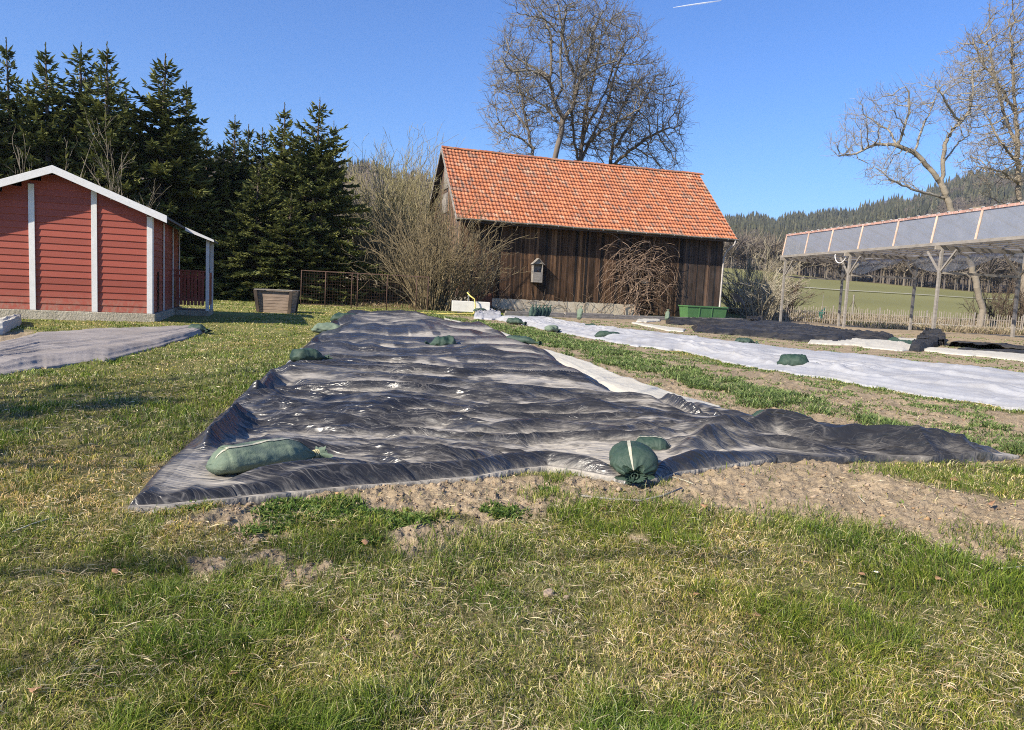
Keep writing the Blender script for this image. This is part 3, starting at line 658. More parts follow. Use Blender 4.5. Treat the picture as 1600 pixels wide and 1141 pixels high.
def build_sheets():
    sheet('fleece_sheet', [(770,497),(800,496),(850,498),(900,507),(950,514),(1000,520),(1100,532),(1230,547),(1400,564),(1620,588)],
          [(772,500),(800,505),(850,515),(900,525),(950,535),(1000,543),(1060,549),(1180,577),(1300,594),(1450,620),(1620,645)],
          .06, .13, 'fleece_white', 'long white fleece strip stretched over the right bed', 'fleece cover', 700, 110, 301, along=(.35, 2.2))
    sheet('fleece_edge', [(819,539),(850,550),(880,557),(925,572),(970,592),(988,595),(1000,602),(1060,626),(1130,645)],
          [(824,549),(850,564),(874,574),(910,594),(940,609),(970,624),(1015,636),(1060,643),(1130,651)],
          .05, .03, 'fleece_cream', 'narrow cream fleece strip edging the black sheet on its right', 'fleece cover', 300, 30, 311, along=(1.5, 3))
    sheet('fleece_edge', [(694,498),(720,504),(760,513),(800,526)], [(692,501),(718,508),(756,518),(796,530)], .02, .03, 'fleece_cream',
          'short cream fleece end showing beyond the far right rim of the black sheet', 'fleece cover', 80, 10, 313)
    sheet('fleece_edge', [(470,546),(480,546),(492,546),(500,549)], [(441,582),(450,580),(465,576),(475,571)], .02, .05, 'fleece_white',
          'pale fleece scrap peeping out at the left rim of the black sheet', 'fleece cover', 40, 40, 317)
    sheet('fleece_edge', [(507,511),(518,510),(530,508),(538,506)], [(503,518),(515,517),(527,515),(536,513)], .02, .04, 'fleece_white',
          'small pale fleece scrap by the far left corner of the black sheet', 'fleece cover', 20, 16, 318)
    sheet('fleece_sheet', [(-60,545),(0,538),(60,521),(140,515),(220,513),(300,511),(318,514)], [(-60,600),(0,588),(60,578),(170,564),(250,543),(290,530),(320,519)],
          .05, .05, 'fleece_gray', 'gray fleece sheet laid on the bed before the red shed', 'fleece cover', 320, 110, 321, along=(.5, 3.2))
    # far right: dark netting and cream strips
    sheet('netting_sheet', [(1040,501),(1100,500),(1165,500),(1230,505),(1300,514),(1360,522),(1400,527)], [(1040,507),(1090,509),(1150,515),(1210,522),(1260,530),(1320,535),(1390,536)],
          .05, .12, 'netting_dark', 'dark net sheet crumpled on the far right bed near the green tub', 'netting', 260, 40, 331, along=(1.6, 2.6))
    sheet('netting_sheet', [(1080,513),(1130,516),(1180,520),(1250,526),(1320,532)], [(1085,519),(1130,523),(1180,527),(1240,533),(1310,538)],
          .06, .12, 'netting_dark', 'narrow dark net strip in front of the crumpled far net', 'netting', 140, 20, 333, along=(1.6, 2.6))
    sheet('netting_sheet', [(1490,532),(1540,534),(1640,540)], [(1480,537),(1540,543),(1640,549)], .06, .12, 'netting_dark',
          'dark net sheet behind the cream strip at the right edge', 'netting', 120, 20, 335, along=(1.6, 2.6))
    sheet('netting_sheet', [(1500,547),(1560,549),(1640,553)], [(1490,550),(1560,554),(1640,558)], .03, .06, 'netting_dark',
          'thin dark net band lying on the cream strip at the right edge', 'netting', 100, 10, 336, along=(1.6, 2.6))
    sheet('fleece_strip', [(987,504),(1010,507),(1040,511),(1072,515)], [(987,506),(1010,511),(1040,517),(1068,519)], .02, .05, 'fleece_cream',
          'cream fleece strip lying alone before the timber edging', 'fleece strip', 80, 12, 341)
    sheet('fleece_strip', [(1265,535),(1300,534),(1345,533),(1370,535)], [(1262,537),(1300,539),(1340,541),(1368,539)], .03, .06, 'fleece_cream',
          'cream fleece strip crumpled before the dark net', 'fleece strip', 90, 14, 343)
    sheet('fleece_strip', [(1330,533),(1355,529),(1385,531),(1425,535),(1430,541)], [(1326,537),(1350,543),(1380,547),(1410,549),(1425,548)], .06, .10, 'fleece_cream',
          'bunched cream fleece beside the black bundle at the post', 'fleece strip', 120, 30, 345, along=(3, 2))
    sheet('fleece_strip', [(1352,527),(1390,525),(1430,524),(1450,525)], [(1350,530),(1390,533),(1430,534),(1448,532)], .03, .05, 'fleece_cream',
          'flat cream fleece running in behind the black bundle', 'fleece strip', 90, 14, 347)
    sheet('fleece_strip', [(1440,545),(1480,546),(1540,551),(1640,558)], [(1436,548),(1480,553),(1540,559),(1640,570)], .04, .06, 'fleece_cream',
          'broad cream fleece strip running off at the right edge', 'fleece strip', 150, 20, 349)
    sheet('fleece_strip', [(1198,522),(1220,523),(1245,525)], [(1198,524),(1220,526),(1240,528)], .02, .04, 'fleece_cream',
          'tiny cream fleece end between the two dark nets', 'fleece strip', 40, 8, 351)
    sheet('netting_bundle', [(1436,525),(1450,519),(1468,521),(1478,528)], [(1430,534),(1450,536),(1468,536),(1476,533)], .14, .16, 'netting_dark',
          'black plastic bundle heaped at the foot of a canopy post', 'bundle', 60, 30, 353, along=(3, 3))
    sheet('netting_bundle', [(1428,541),(1440,537),(1455,537),(1467,538)], [(1420,548),(1436,550),(1450,547),(1464,542)], .10, .10, 'netting_dark',
          'dark folded net bundle between two cream fleece strips', 'bundle', 50, 20, 355, along=(3, 3))
    sheet('netting_bundle', [(1388,533),(1400,531),(1425,535),(1440,538)], [(1385,537),(1400,541),(1425,544),(1438,543)], .06, .08, 'netting_green',
          'dark green cloth folded on the bunched cream fleece', 'cloth', 50, 20, 357, along=(3, 3))
    sheet('netting_bundle', [(1168,497),(1178,494),(1190,500)], [(1164,502),(1178,505),(1192,505)], .22, .15, 'netting_dark',
          'black net heap by the green tub at the far right bed', 'bundle', 40, 20, 359, along=(3, 3))
    sheet('cloth_roll', [(-20,507),(5,506),(20,504),(34,503)], [(-20,526),(5,524),(16,517),(32,509)], .06, .06, 'fleece_cream',
          'crumpled cream cloth heap at the left edge before the shed', 'cloth', 60, 30, 361, along=(5, 5), puff=.08)
    sheet('cloth_pile', [(742,494),(752,489),(768,488),(782,493)], [(740,498),(752,500),(768,500),(784,499)], .12, .16, 'fleece_white',
          'white cloth pile with bags near the concrete trough', 'cloth', 60, 24, 363, along=(3, 3))
    sheet('cloth_pile', [(996,501),(1005,496),(1030,498)], [(994,503),(1010,505),(1032,502)], .03, .05, 'fleece_cream',
          'pale cloth heap lying on the timber edging beside the tub', 'cloth', 40, 16, 365)
build_sheets()

# ---------------------------------------------------------------- gravel bags
def bag_mats():
    t = Mt('green_woven_bag', .6, .3); v = t.co(); n1 = t.noise(5, v, 5, .6); n2 = t.noise(45, v, 4, .7)
    wv = t.n('TexWave'); wv.inputs['Scale'].default_value = 55; wv.inputs['Distortion'].default_value = .6; t.lk(v, wv.inputs[0])
    d = t.ramp(t.math('ADD', t.math('MULTIPLY', n1, .6), t.math('MULTIPLY', n2, .4)), [(.42, (0, 0, 0)), (.72, (.75,) * 3)])
    t.base(t.mix(t.mix((.015, .038, .025), (.028, .060, .040), wv.outputs[1]), (.09, .12, .09), d))
    t.bump(t.math('ADD', n1, t.math('MULTIPLY', wv.outputs[1], .15)), .35, .02); MAT['bag_clean'] = t.m
    t = Mt('green_woven_bag_dusty', .7, .25); v = t.co(); n1 = t.noise(3.5, v, 6, .65); n2 = t.noise(60, v, 4, .7)
    d = t.ramp(t.math('ADD', t.math('MULTIPLY', n1, .6), t.math('MULTIPLY', n2, .4)), [(.35, (.25,) * 3), (.68, (.9,) * 3)])
    t.base(t.mix((.035, .08, .055), (.21, .245, .17), d)); t.bump(t.math('ADD', n1, n2), .35, .015); MAT['bag_dusty'] = t.m
    MAT['bag_stripe'] = simple('bag_stripe', (.42, .41, .32), .7, .12, 30, .2, dirt=(.45, .36, .16)); MAT['cord'] = simple('cord', (.45, .40, .22), .8, .3, 30, .3)
bag_mats()
def sack_pts(L, ry, rz, seed, nt=64, na=56, neck=True, lump=.07):
    rng = np.random.default_rng(seed); t = np.linspace(0, 1, nt); th = np.linspace(0, 2 * PI, na, endpoint=False)
    T, A = np.meshgrid(t, th, indexing='ij')
    prof = np.interp(T, [0, .02, .06, .14, .4, .62, .74, .82, .88, .92, .96, 1], [.02, .42, .72, .93, 1, .98, .82, .52, .26, .17, .30, .42] if neck else
                     [.02, .42, .72, .93, 1, 1, 1, .98, .93, .72, .42, .02])
    # smooth profile
    prof = prof if not neck else prof
    pl = sstep(.68, .88, T) if neck else 0 * T
    k = rng.integers(9, 13); pleat = 1 + pl * (.07 * np.sin(A * k + 3 * np.sin(A) + rng.uniform(0, 6)) + .06 * np.sin(A * (k + 6)))
    lm = 1 + lump * 2 * (vn(T * 4 + seed, np.cos(A) * 1.5 + 5, seed) - .5) + lump * (vn(T * 11 + seed, np.sin(A) * 4 + 9 + np.cos(A) * 3, seed + 1) - .5)
    R = prof * pleat * lm
    x = T * L; y = R * ry * np.sign(np.cos(A)) * np.abs(np.cos(A)) ** .92; z = R * rz * np.sin(A)
    sg = np.abs(2 * vn(T * 5 + seed + np.cos(A) * 1.2, A * 1.3 + T * 3, seed + 5) - 1); R = R * (1 - .04 * (1 - sg) ** 3 - .03 * (1 - np.abs(2 * vn(T * 13, A * 2.5, seed + 6) - 1)) ** 3)
    x = T * L; y = R * ry * np.sign(np.cos(A)) * np.abs(np.cos(A)) ** .92; z = R * rz * np.sin(A)
    nz = sstep(.8, .93, T) * rz * .25 if neck else 0
    z = np.where(z < 0, z * .75, z) + rz * .75 - (sstep(.62, .92, T) * rz * .30 if neck else 0)
    x = x + (.03 * L) * np.sin(A) * (T < .1)
    return np.stack([x, y, z], -1), T, A
def make_bag(name, loc, rz_, L, ry, rz, seed, mat, label, cat='gravel bag', group=None, tail=.08, tilt=0, stripe=True, lod=1):
    root = empty(name, loc, rz_, label, cat, group); root.rotation_euler = (0, tilt, rz_)
    nt, na = (72, 64) if lod else (36, 28)
    P, T, A = sack_pts(L, ry, rz, seed, nt, na, True, .07 if lod else .22); i = np.arange(nt * na).reshape(nt, na)
    j = np.roll(i, -1, 1); f = np.stack([i[:-1].ravel(), i[1:].ravel(), j[1:].ravel(), j[:-1].ravel()], 1)
    npmesh('sack', P.reshape(-1, 3), [f], MAT[mat], root, None, smooth=True)
    if stripe and lod:
        # woven pale stripe running along the top
        a0 = PI / 2; k = np.argmin(np.abs(A[0] - a0 - .15)); q = P[:int(nt * .92), :]; mid = q[:, k]; q = np.stack([mid * .35 + q[:, k - 1] * .65, mid, mid * .35 + q[:, k + 1] * .65], 1).copy()
        q[..., 2] += .003 + .0015 * 1; q = q[1:]
        n = q.shape[0]; i = np.arange(n * 3).reshape(n, 3); f = np.stack([i[:-1, :-1].ravel(), i[1:, :-1].ravel(), i[1:, 1:].ravel(), i[:-1, 1:].ravel()], 1)
        o = npmesh('stripe', q.reshape(-1, 3), [f], MAT['bag_stripe'], root, None, smooth=True)
    nk = P[int(nt * .92)].mean(0); b = MB(); r0 = ry * (.2 if mat == 'bag_dusty' else .13)
    for h in range(3):
        b.tube([(nk[0] + (h - 1) * .012 + .004 * math.sin(5 * a), nk[1] + math.cos(a) * r0, nk[2] + math.sin(a) * r0 * .9) for a in np.linspace(0, 2 * PI, 14)], .0055, 6)
    rng = random.Random(seed)
    if lod:
        for h in range(3):
            x, y, z = nk[0], nk[1] + rng.uniform(-.01, .01), nk[2] + r0
            pts = [(x, y, z)]
            for s_ in range(6):
                x += rng.uniform(.01, .03) * tail / .08; y += rng.uniform(-.02, .02); z += rng.uniform(-.035, .012); pts.append((x, y, max(z, .005)))
            b.tube(pts, .004, 5)
    b.build('cord', MAT['cord'] if mat == 'bag_dusty' else MAT[mat], root, smooth=True)
    if tail:
        # frilled mouth of the sack beyond the cord
        n1, n2 = 10, 40; V = []
        for a in range(n1):
            s_ = a / (n1 - 1)
            for c in range(n2):
                th = 2 * PI * c / n2; R = ry * (.16 + .42 * s_) * (1 + .35 * s_ * math.sin(th * 6 + seed)); V.append((nk[0] + s_ * tail * (1 + .25 * math.sin(th * 5)), nk[1] + R * math.cos(th), max(.004, nk[2] + R * .7 * math.sin(th) - s_ * s_ * tail * .35)))
        i = np.arange(n1 * n2).reshape(n1, n2); j = np.roll(i, -1, 1); f = np.stack([i[:-1].ravel(), i[1:].ravel(), j[1:].ravel(), j[:-1].ravel()], 1)
        npmesh('sack_mouth', V, [f], MAT[mat], root, None, smooth=True)
    return root
def build_bags():
    def T(px, py, lift=0.0):
        p = gproj(np.array([[px, py]], float)); x, y = float(p[0][0]), float(p[1][0]); return x, y, lift
    def onsheet(px, py, br=.2, dep=.05):
        x, y, _ = T(px, py); BAGSPOTS.append((x, y, br, dep)); return (x, y, float(gz(x, y)) + dep + .015)
    # 1 big dusty bag on the near left corner: bottom end left, tied end right
    x0, y0, _ = T(318, 764); x1, y1, _ = T(492, 737)
    L = math.hypot(x1 - x0, y1 - y0); a = math.atan2(y1 - y0, x1 - x0)
    for s_ in (.0, .2, .4, .6, .8, 1.0, 1.2): BAGSPOTS.append((x0 + (x1 - x0) * s_, y0 + (y1 - y0) * s_ + .02, .20, .03))
    make_bag('gravel_bag', (x0 + .0, y0 + .07, .055), a, L * 1.05, .128, .098, 3, 'bag_dusty', 'plump dusty pale green bag tied at its right end on the near left corner', tail=.05)
    # 2 dark bag seen from its tied end, near right of centre
    x0, y0, _ = T(990, 757); a = rad(-97)
    for s_ in (0, .2, .4): BAGSPOTS.append((x0 + .02, y0 + s_, .17, .03))
    make_bag('gravel_bag', (x0 + .05, y0 + .42, .03), a, .54, .158, .108, 7, 'bag_clean', 'dark green bag with its knot towards us on the sheet front edge', tail=.02)
    x0, y0, _ = T(1015, 722)
    make_bag('gravel_bag', (x0 - .10, y0 + .12, .04), rad(-8), .30, .10, .075, 9, 'bag_clean', 'dark green bag lying half behind the knotted front bag', tail=.04, stripe=True)
    k = 0
    for (px, py, ln, ryy, rzz, ang, mt, lab) in (
        (690, 557, .5, .16, .12, 185, 'bag_clean', 'small dark green bag alone in the middle of the black sheet'),
        (815, 548, .75, .13, .09, -25, 'bag_clean', 'flat green bag where the black sheet meets the cream fleece'),
        (482, 582, .46, .13, .10, 35, 'bag_clean', 'dark green bag tucked in the left rim of the black sheet'),
        (517, 532, .75, .15, .11, 8, 'bag_dusty', 'pale dusty green bag with a dark tied end near the far left rim'),
        (1243, 580, .62, .2, .17, -20, 'bag_clean', 'thick dark green bag on the near edge of the white fleece'),
        (954, 531, .85, .17, .12, 5, 'bag_clean', 'green bag lying on the near side of the white fleece halfway along'),
        (1165, 539, .6, .17, .10, 0, 'bag_clean', 'dark bag half sunk in the far side of the white fleece'),
        (925, 515, .55, .15, .10, -5, 'bag_clean', 'little green bag on the far side of the white fleece'),
        (806, 508, .7, .17, .13, -25, 'bag_clean', 'green bag lying on bare soil left of the white fleece'),
        (863, 520, .6, .17, .12, 60, 'bag_dusty', 'gray green bag standing in the near edge of the white fleece'),
        (545, 508, 1.0, .26, .18, 0, 'bag_clean', 'dark bundle of bags at the far left corner of the black sheet'),
        (310, 520, .42, .13, .09, -15, 'bag_clean', 'green bag end at the right tip of the gray fleece'),
        (1218, 668, .5, .1, .05, -10, 'bag_clean', 'green bag nearly buried under the right wing of the black sheet'),
        (752, 493, .8, .14, .1, 30, 'bag_clean', 'green bag on the white cloth pile by the trough'),
        (765, 487, .8, .14, .1, 35, 'bag_clean', 'green bag topmost on the white cloth pile by the trough'),
        (756, 497, .9, .14, .1, 0, 'bag_clean', 'dark green bag lying below the white cloth pile')):
        k += 1
        if px < 830 and py > 520 and px > 450: loc = onsheet(px, py, .3, .12)
        else:
            x, y, _ = T(px, py); loc = (x, y, float(gz(x, y)) + .02)
        if px == 1218: loc = (loc[0], loc[1], .06)
        c, s_ = math.cos(rad(ang)), math.sin(rad(ang))
        dz = .12 if py in (493, 487) else 0
        make_bag('gravel_bag', (loc[0] - c * ln / 2, loc[1] - s_ * ln / 2, loc[2] + dz), rad(ang), ln, ryy, rzz, 20 + k, mt, lab, lod=0, tail=.06)
    # six bags leaning in a row against the timber edging, and single ones
    proto = None
    words = ['first', 'second', 'third', 'fourth', 'fifth', 'last']
    for q in range(6):
        p = g(829 + q * 5.2, 498)
        lab = words[q] + ' from the left in the row of green bags leaning on the timber'
        if proto is None:
            proto = make_bag('leaning_bag', (p[0], p[1], p[2]), 0, .62, .11, .08, 41, 'bag_clean', lab, group='green bags leaning in a row', lod=0, tail=.05); r_ = proto
        else:
            r_ = copy_tree(proto); r_['label'] = lab
        r_.location = (p[0], p[1], p[2] + .03); r_.rotation_euler = (rad(8), rad(-62), rad(75 - q * 3))
    for (px, py, lab, sc) in ((905, 500, 'single gray green bag standing against the timber edging', 1.05), (1042, 501, 'single bag standing at the timber edging left of the tub', 1), (1110, 500, 'left of two gray bags standing before the green tub', .9), (1122, 500, 'right of two gray bags standing before the green tub', .9)):
        p = g(px, py); r_ = make_bag('leaning_bag', (p[0], p[1], p[2]), 0, .6 * sc, .13, .09, 50 + px, 'bag_dusty', lab, lod=0, tail=.05)
        r_.rotation_euler = (rad(0), rad(-66), rad(70))
build_bags()
build_tarp()
lawn(); crop(); clods()
# ---------------------------------------------------------------- trees
def skin(name, pos, par, rd, mat, parent=None, col=(.16, .13, .10), colfn=None, thin=.02, rng=None):
    """tubes along a skeleton: one frustum per node, sharing rings along the main line"""
    pos = np.asarray(pos, float); par = np.asarray(par, int); rd = np.asarray(rd, float); n = len(pos)
    e = np.arange(n)[par >= 0]; p = par[e]; d = pos[e] - pos[p]; ln = np.linalg.norm(d, axis=1) + 1e-9
    D = np.zeros((n, 3)); D[e] = d / ln[:, None]; roots = par < 0; D[roots] = [0, 0, 1]
    main = np.full(n, -1); order = np.argsort(rd[e]); main[p[order]] = e[order]
    sd_ = D[e].copy(); m = (main[p] == e) & ~roots[p]; sd_[m] = D[p[m]]
    rs = np.where(m | roots[p], rd[p], np.minimum(rd[p], rd[e] * 1.15))
    Vs, Fs, Cs, b = [], [], [], 0
    big_ = np.maximum(rs, rd[e]) > thin
    for sel, k in ((big_, 7), (~big_, 3)):
        ee = np.nonzero(sel)[0]
        if not len(ee): continue
        th = np.arange(k) * 2 * PI / k
        def ring(c, dr, r):
            ref = np.where(np.abs(dr[:, 2:3]) > .9, np.array([[1.0, 0, 0]]), np.array([[0, 0, 1.0]]))
            u = np.cross(dr, ref); u /= np.linalg.norm(u, axis=1, keepdims=True) + 1e-9; v = np.cross(dr, u)
            return c[:, None] + (u[:, None] * np.cos(th)[None, :, None] + v[:, None] * np.sin(th)[None, :, None]) * r[:, None, None]
        A = ring(pos[p[ee]], sd_[ee], rs[ee]); B = ring(pos[e[ee]], D[e[ee]], rd[e[ee]])
        V = np.concatenate([A, B], 1).reshape(-1, 3); i = np.arange(k); j = (i + 1) % k
        f = np.stack([i, j, j + k, i + k], 1); f = (np.arange(len(ee))[:, None, None] * 2 * k + f[None]).reshape(-1, 4) + b
        Vs.append(V); Fs.append(f); b += len(V)
        c = np.array(col)[None] if colfn is None else colfn(pos[e[ee]], rd[e[ee]])
        Cs.append(np.repeat(np.broadcast_to(c, (len(ee), 3)), 2 * k, 0))
    return npmesh(name, np.concatenate(Vs), Fs, MAT[mat], parent, np.concatenate(Cs), smooth=True)
class Sk:
    def __init__(s): s.p = []; s.q = []; s.r = []
    def add(s, p, q, r=0): s.p.append(np.asarray(p, float)); s.q.append(q); return len(s.p) - 1
    def line(s, pts, q=-1, r=0):
        for p in pts: q = s.add(p, q, r)
        return q
    def pipe(s, tip, ex=2.3, cap=None):
        n = len(s.p); r = np.zeros(n); q = s.q
        has = np.zeros(n, bool)
        for i in range(n):
            if q[i] >= 0: has[q[i]] = True
        acc = np.where(has, 0.0, tip ** ex)
        for i in range(n - 1, -1, -1):
            if q[i] >= 0: acc[q[i]] += acc[i]
        r = acc ** (1 / ex)
        s.r = r if cap is None else np.minimum(r, cap)
def colonize(sk, att, step, infl, kill, iters, rng, trop=(0, 0, .15)):
    pos = np.array(sk.p); att = att.copy(); trop = np.array(trop)
    bd = np.full(len(att), 1e9); bi = np.zeros(len(att), int)
    for s0 in range(0, len(pos), 200):
        D = np.linalg.norm(att[:, None] - pos[None, s0:s0 + 200], axis=2); k = D.argmin(1); dm = D[np.arange(len(att)), k]
        m = dm < bd; bd[m] = dm[m]; bi[m] = k[m] + s0
    for it in range(iters):
        alive = (bd > kill); att, bd, bi = att[alive], bd[alive], bi[alive]
        m = bd < infl
        if not m.any(): break
        idx = bi[m]; pp = np.array(sk.p)[idx]; v = att[m] - pp; v /= np.linalg.norm(v, axis=1, keepdims=True)
        un, inv = np.unique(idx, return_inverse=True); acc = np.zeros((len(un), 3)); np.add.at(acc, inv, v)
        acc /= np.linalg.norm(acc, axis=1, keepdims=True) + 1e-9
        acc = acc + trop + rng.normal(0, .22, acc.shape); acc /= np.linalg.norm(acc, axis=1, keepdims=True)
        new = []
        for k, u in enumerate(un):
            c = sk.p[u] + acc[k] * step
            sk.add(c, int(u)); new.append(c)
        new = np.array(new); n0 = len(sk.p) - len(new)
        D = np.linalg.norm(att[:, None] - new[None], axis=2); k = D.argmin(1); dm = D[np.arange(len(att)), k]
        m = dm < bd; bd[m] = dm[m]; bi[m] = k[m] + n0
def twigs(sk, frac, L, rng, per=2, segs=3, up=.3, thr=None, spread=.8, fork=.5):
    """fine twig sprays on the thin parts of a skeleton"""
    base = len(sk.p); P = np.array(sk.p); q = np.array(sk.q)
    ch = np.zeros(base, int); np.add.at(ch, q[q >= 0], 1)
    for i in range(base):
        if q[i] < 0 or (thr is not None and sk.r[i] > thr): continue
        d = P[i] - P[q[i]]; d /= np.linalg.norm(d) + 1e-9
        k = per + (1 if ch[i] == 0 else 0)
        for _ in range(k):
            if rng.random() > frac and ch[i] > 0: continue
            v = d + rng.normal(0, spread, 3) * (.4 if ch[i] == 0 and _ == 0 else 1); v[2] += up; v /= np.linalg.norm(v)
            l = L * rng.uniform(.5, 1.3) / segs; c = P[i]; a = i
            for s_ in range(segs):
                v = v + rng.normal(0, .18, 3); v[2] += up * .2; v /= np.linalg.norm(v); c = c + v * l; a = sk.add(c, a)
                if rng.random() < fork:
                    w_ = v + rng.normal(0, .6, 3); w_ /= np.linalg.norm(w_); sk.add(c + w_ * l * 1.1, a)
def ell(rng, n, px, py, rx, ry, Y, dp, shell=0):
    """attraction points through an ellipsoid given by its outline in the photograph at depth Y"""
    c = at(px, py, Y); k = Y / F; u = rng.normal(0, 1, (n, 3)); u /= np.linalg.norm(u, axis=1, keepdims=True)
    r = rng.random(n) ** (1 / 3 if not shell else 1 / 5)
    return c + u * r[:, None] * np.array([rx * k, dp, ry * k])
BK = lambda lo, hi, z0=0: (lambda p, r: np.array(lo)[None] + (np.array(hi) - np.array(lo))[None] * np.clip(r / .12, 0, 1)[:, None])
def bare_tree(name, label, Y, lines, envs, rng, step=.42, infl=3.2, kill=.75, tip=.011, iters=90, tw=(.8, .8, 2), col=(.15, .125, .10), tcol=(.17, .14, .12), group=None, trop=(0, 0, .15), ex=2.75, minr=()):
    """lines: photo polylines (px,py,depth offset); the first starts at the ground"""
    base = at(lines[0][0][0], lines[0][0][1], Y); gz0 = float(gz(base[0], base[1]))
    root = empty(name, (base[0], Y, gz0), 0, label, 'tree', group)
    sk = Sk(); origin = np.array([base[0], Y, gz0]); made = []
    for li, ln in enumerate(lines):
        pts = np.array([at(a, b, Y + c) for a, b, c in ln]); pts = resample(pts, max(3, int(np.linalg.norm(np.diff(pts, axis=0), axis=1).sum() / step)))
        jit = rng.normal(0, .035, pts.shape); jit[0] = 0; pts = pts + jit
        if li == 0:
            first = np.array([pts[0][0] - .1, pts[0][1], gz0 - .2]); q = sk.line([first, (first + pts[0]) / 2], -1); sk.line(pts, q)
        else:
            P = np.array(sk.p); k = int(np.linalg.norm(P - pts[0], axis=1).argmin()); sk.line(pts[1:], k)
    att = np.concatenate([ell(rng, *e) for e in envs])
    colonize(sk, att, step, infl, kill, iters, rng, trop)
    sk.pipe(tip, ex)
    nmain = len(sk.p)
    twigs(sk, tw[0], tw[1], rng, per=int(tw[2]), thr=.05)
    sk.pipe(tip, ex)
    P = np.array(sk.p) - origin; R = np.maximum(sk.r, tip); q = np.array(sk.q)
    P0 = P; big_ = R > .085
    # trunk = the thick wood, crown = everything thinner
    bigi = np.nonzero(big_)[0]; mp = -np.ones(len(P), int); mp[bigi] = np.arange(len(bigi))
    skin('trunk', P[bigi], np.where(q[bigi] >= 0, mp[q[bigi]], -1), R[bigi], 'bark', root, col)
    th = np.nonzero(~big_)[0]; need = np.unique(np.r_[th, q[th][q[th] >= 0]]); mp = -np.ones(len(P), int); mp[need] = np.arange(len(need))
    qq = np.where((q[need] >= 0) & (~big_[need]), mp[q[need]], -1); rr = np.where(big_[need], np.minimum(R[need], .08), R[need])
    skin('crown', P[need], qq, rr, 'bark', root, None, colfn=lambda p, r: np.array(tcol)[None] * (1.0 + .0 * r[:, None]) * rng.uniform(.75, 1.2, (len(r), 1)), thin=.03)
    return root
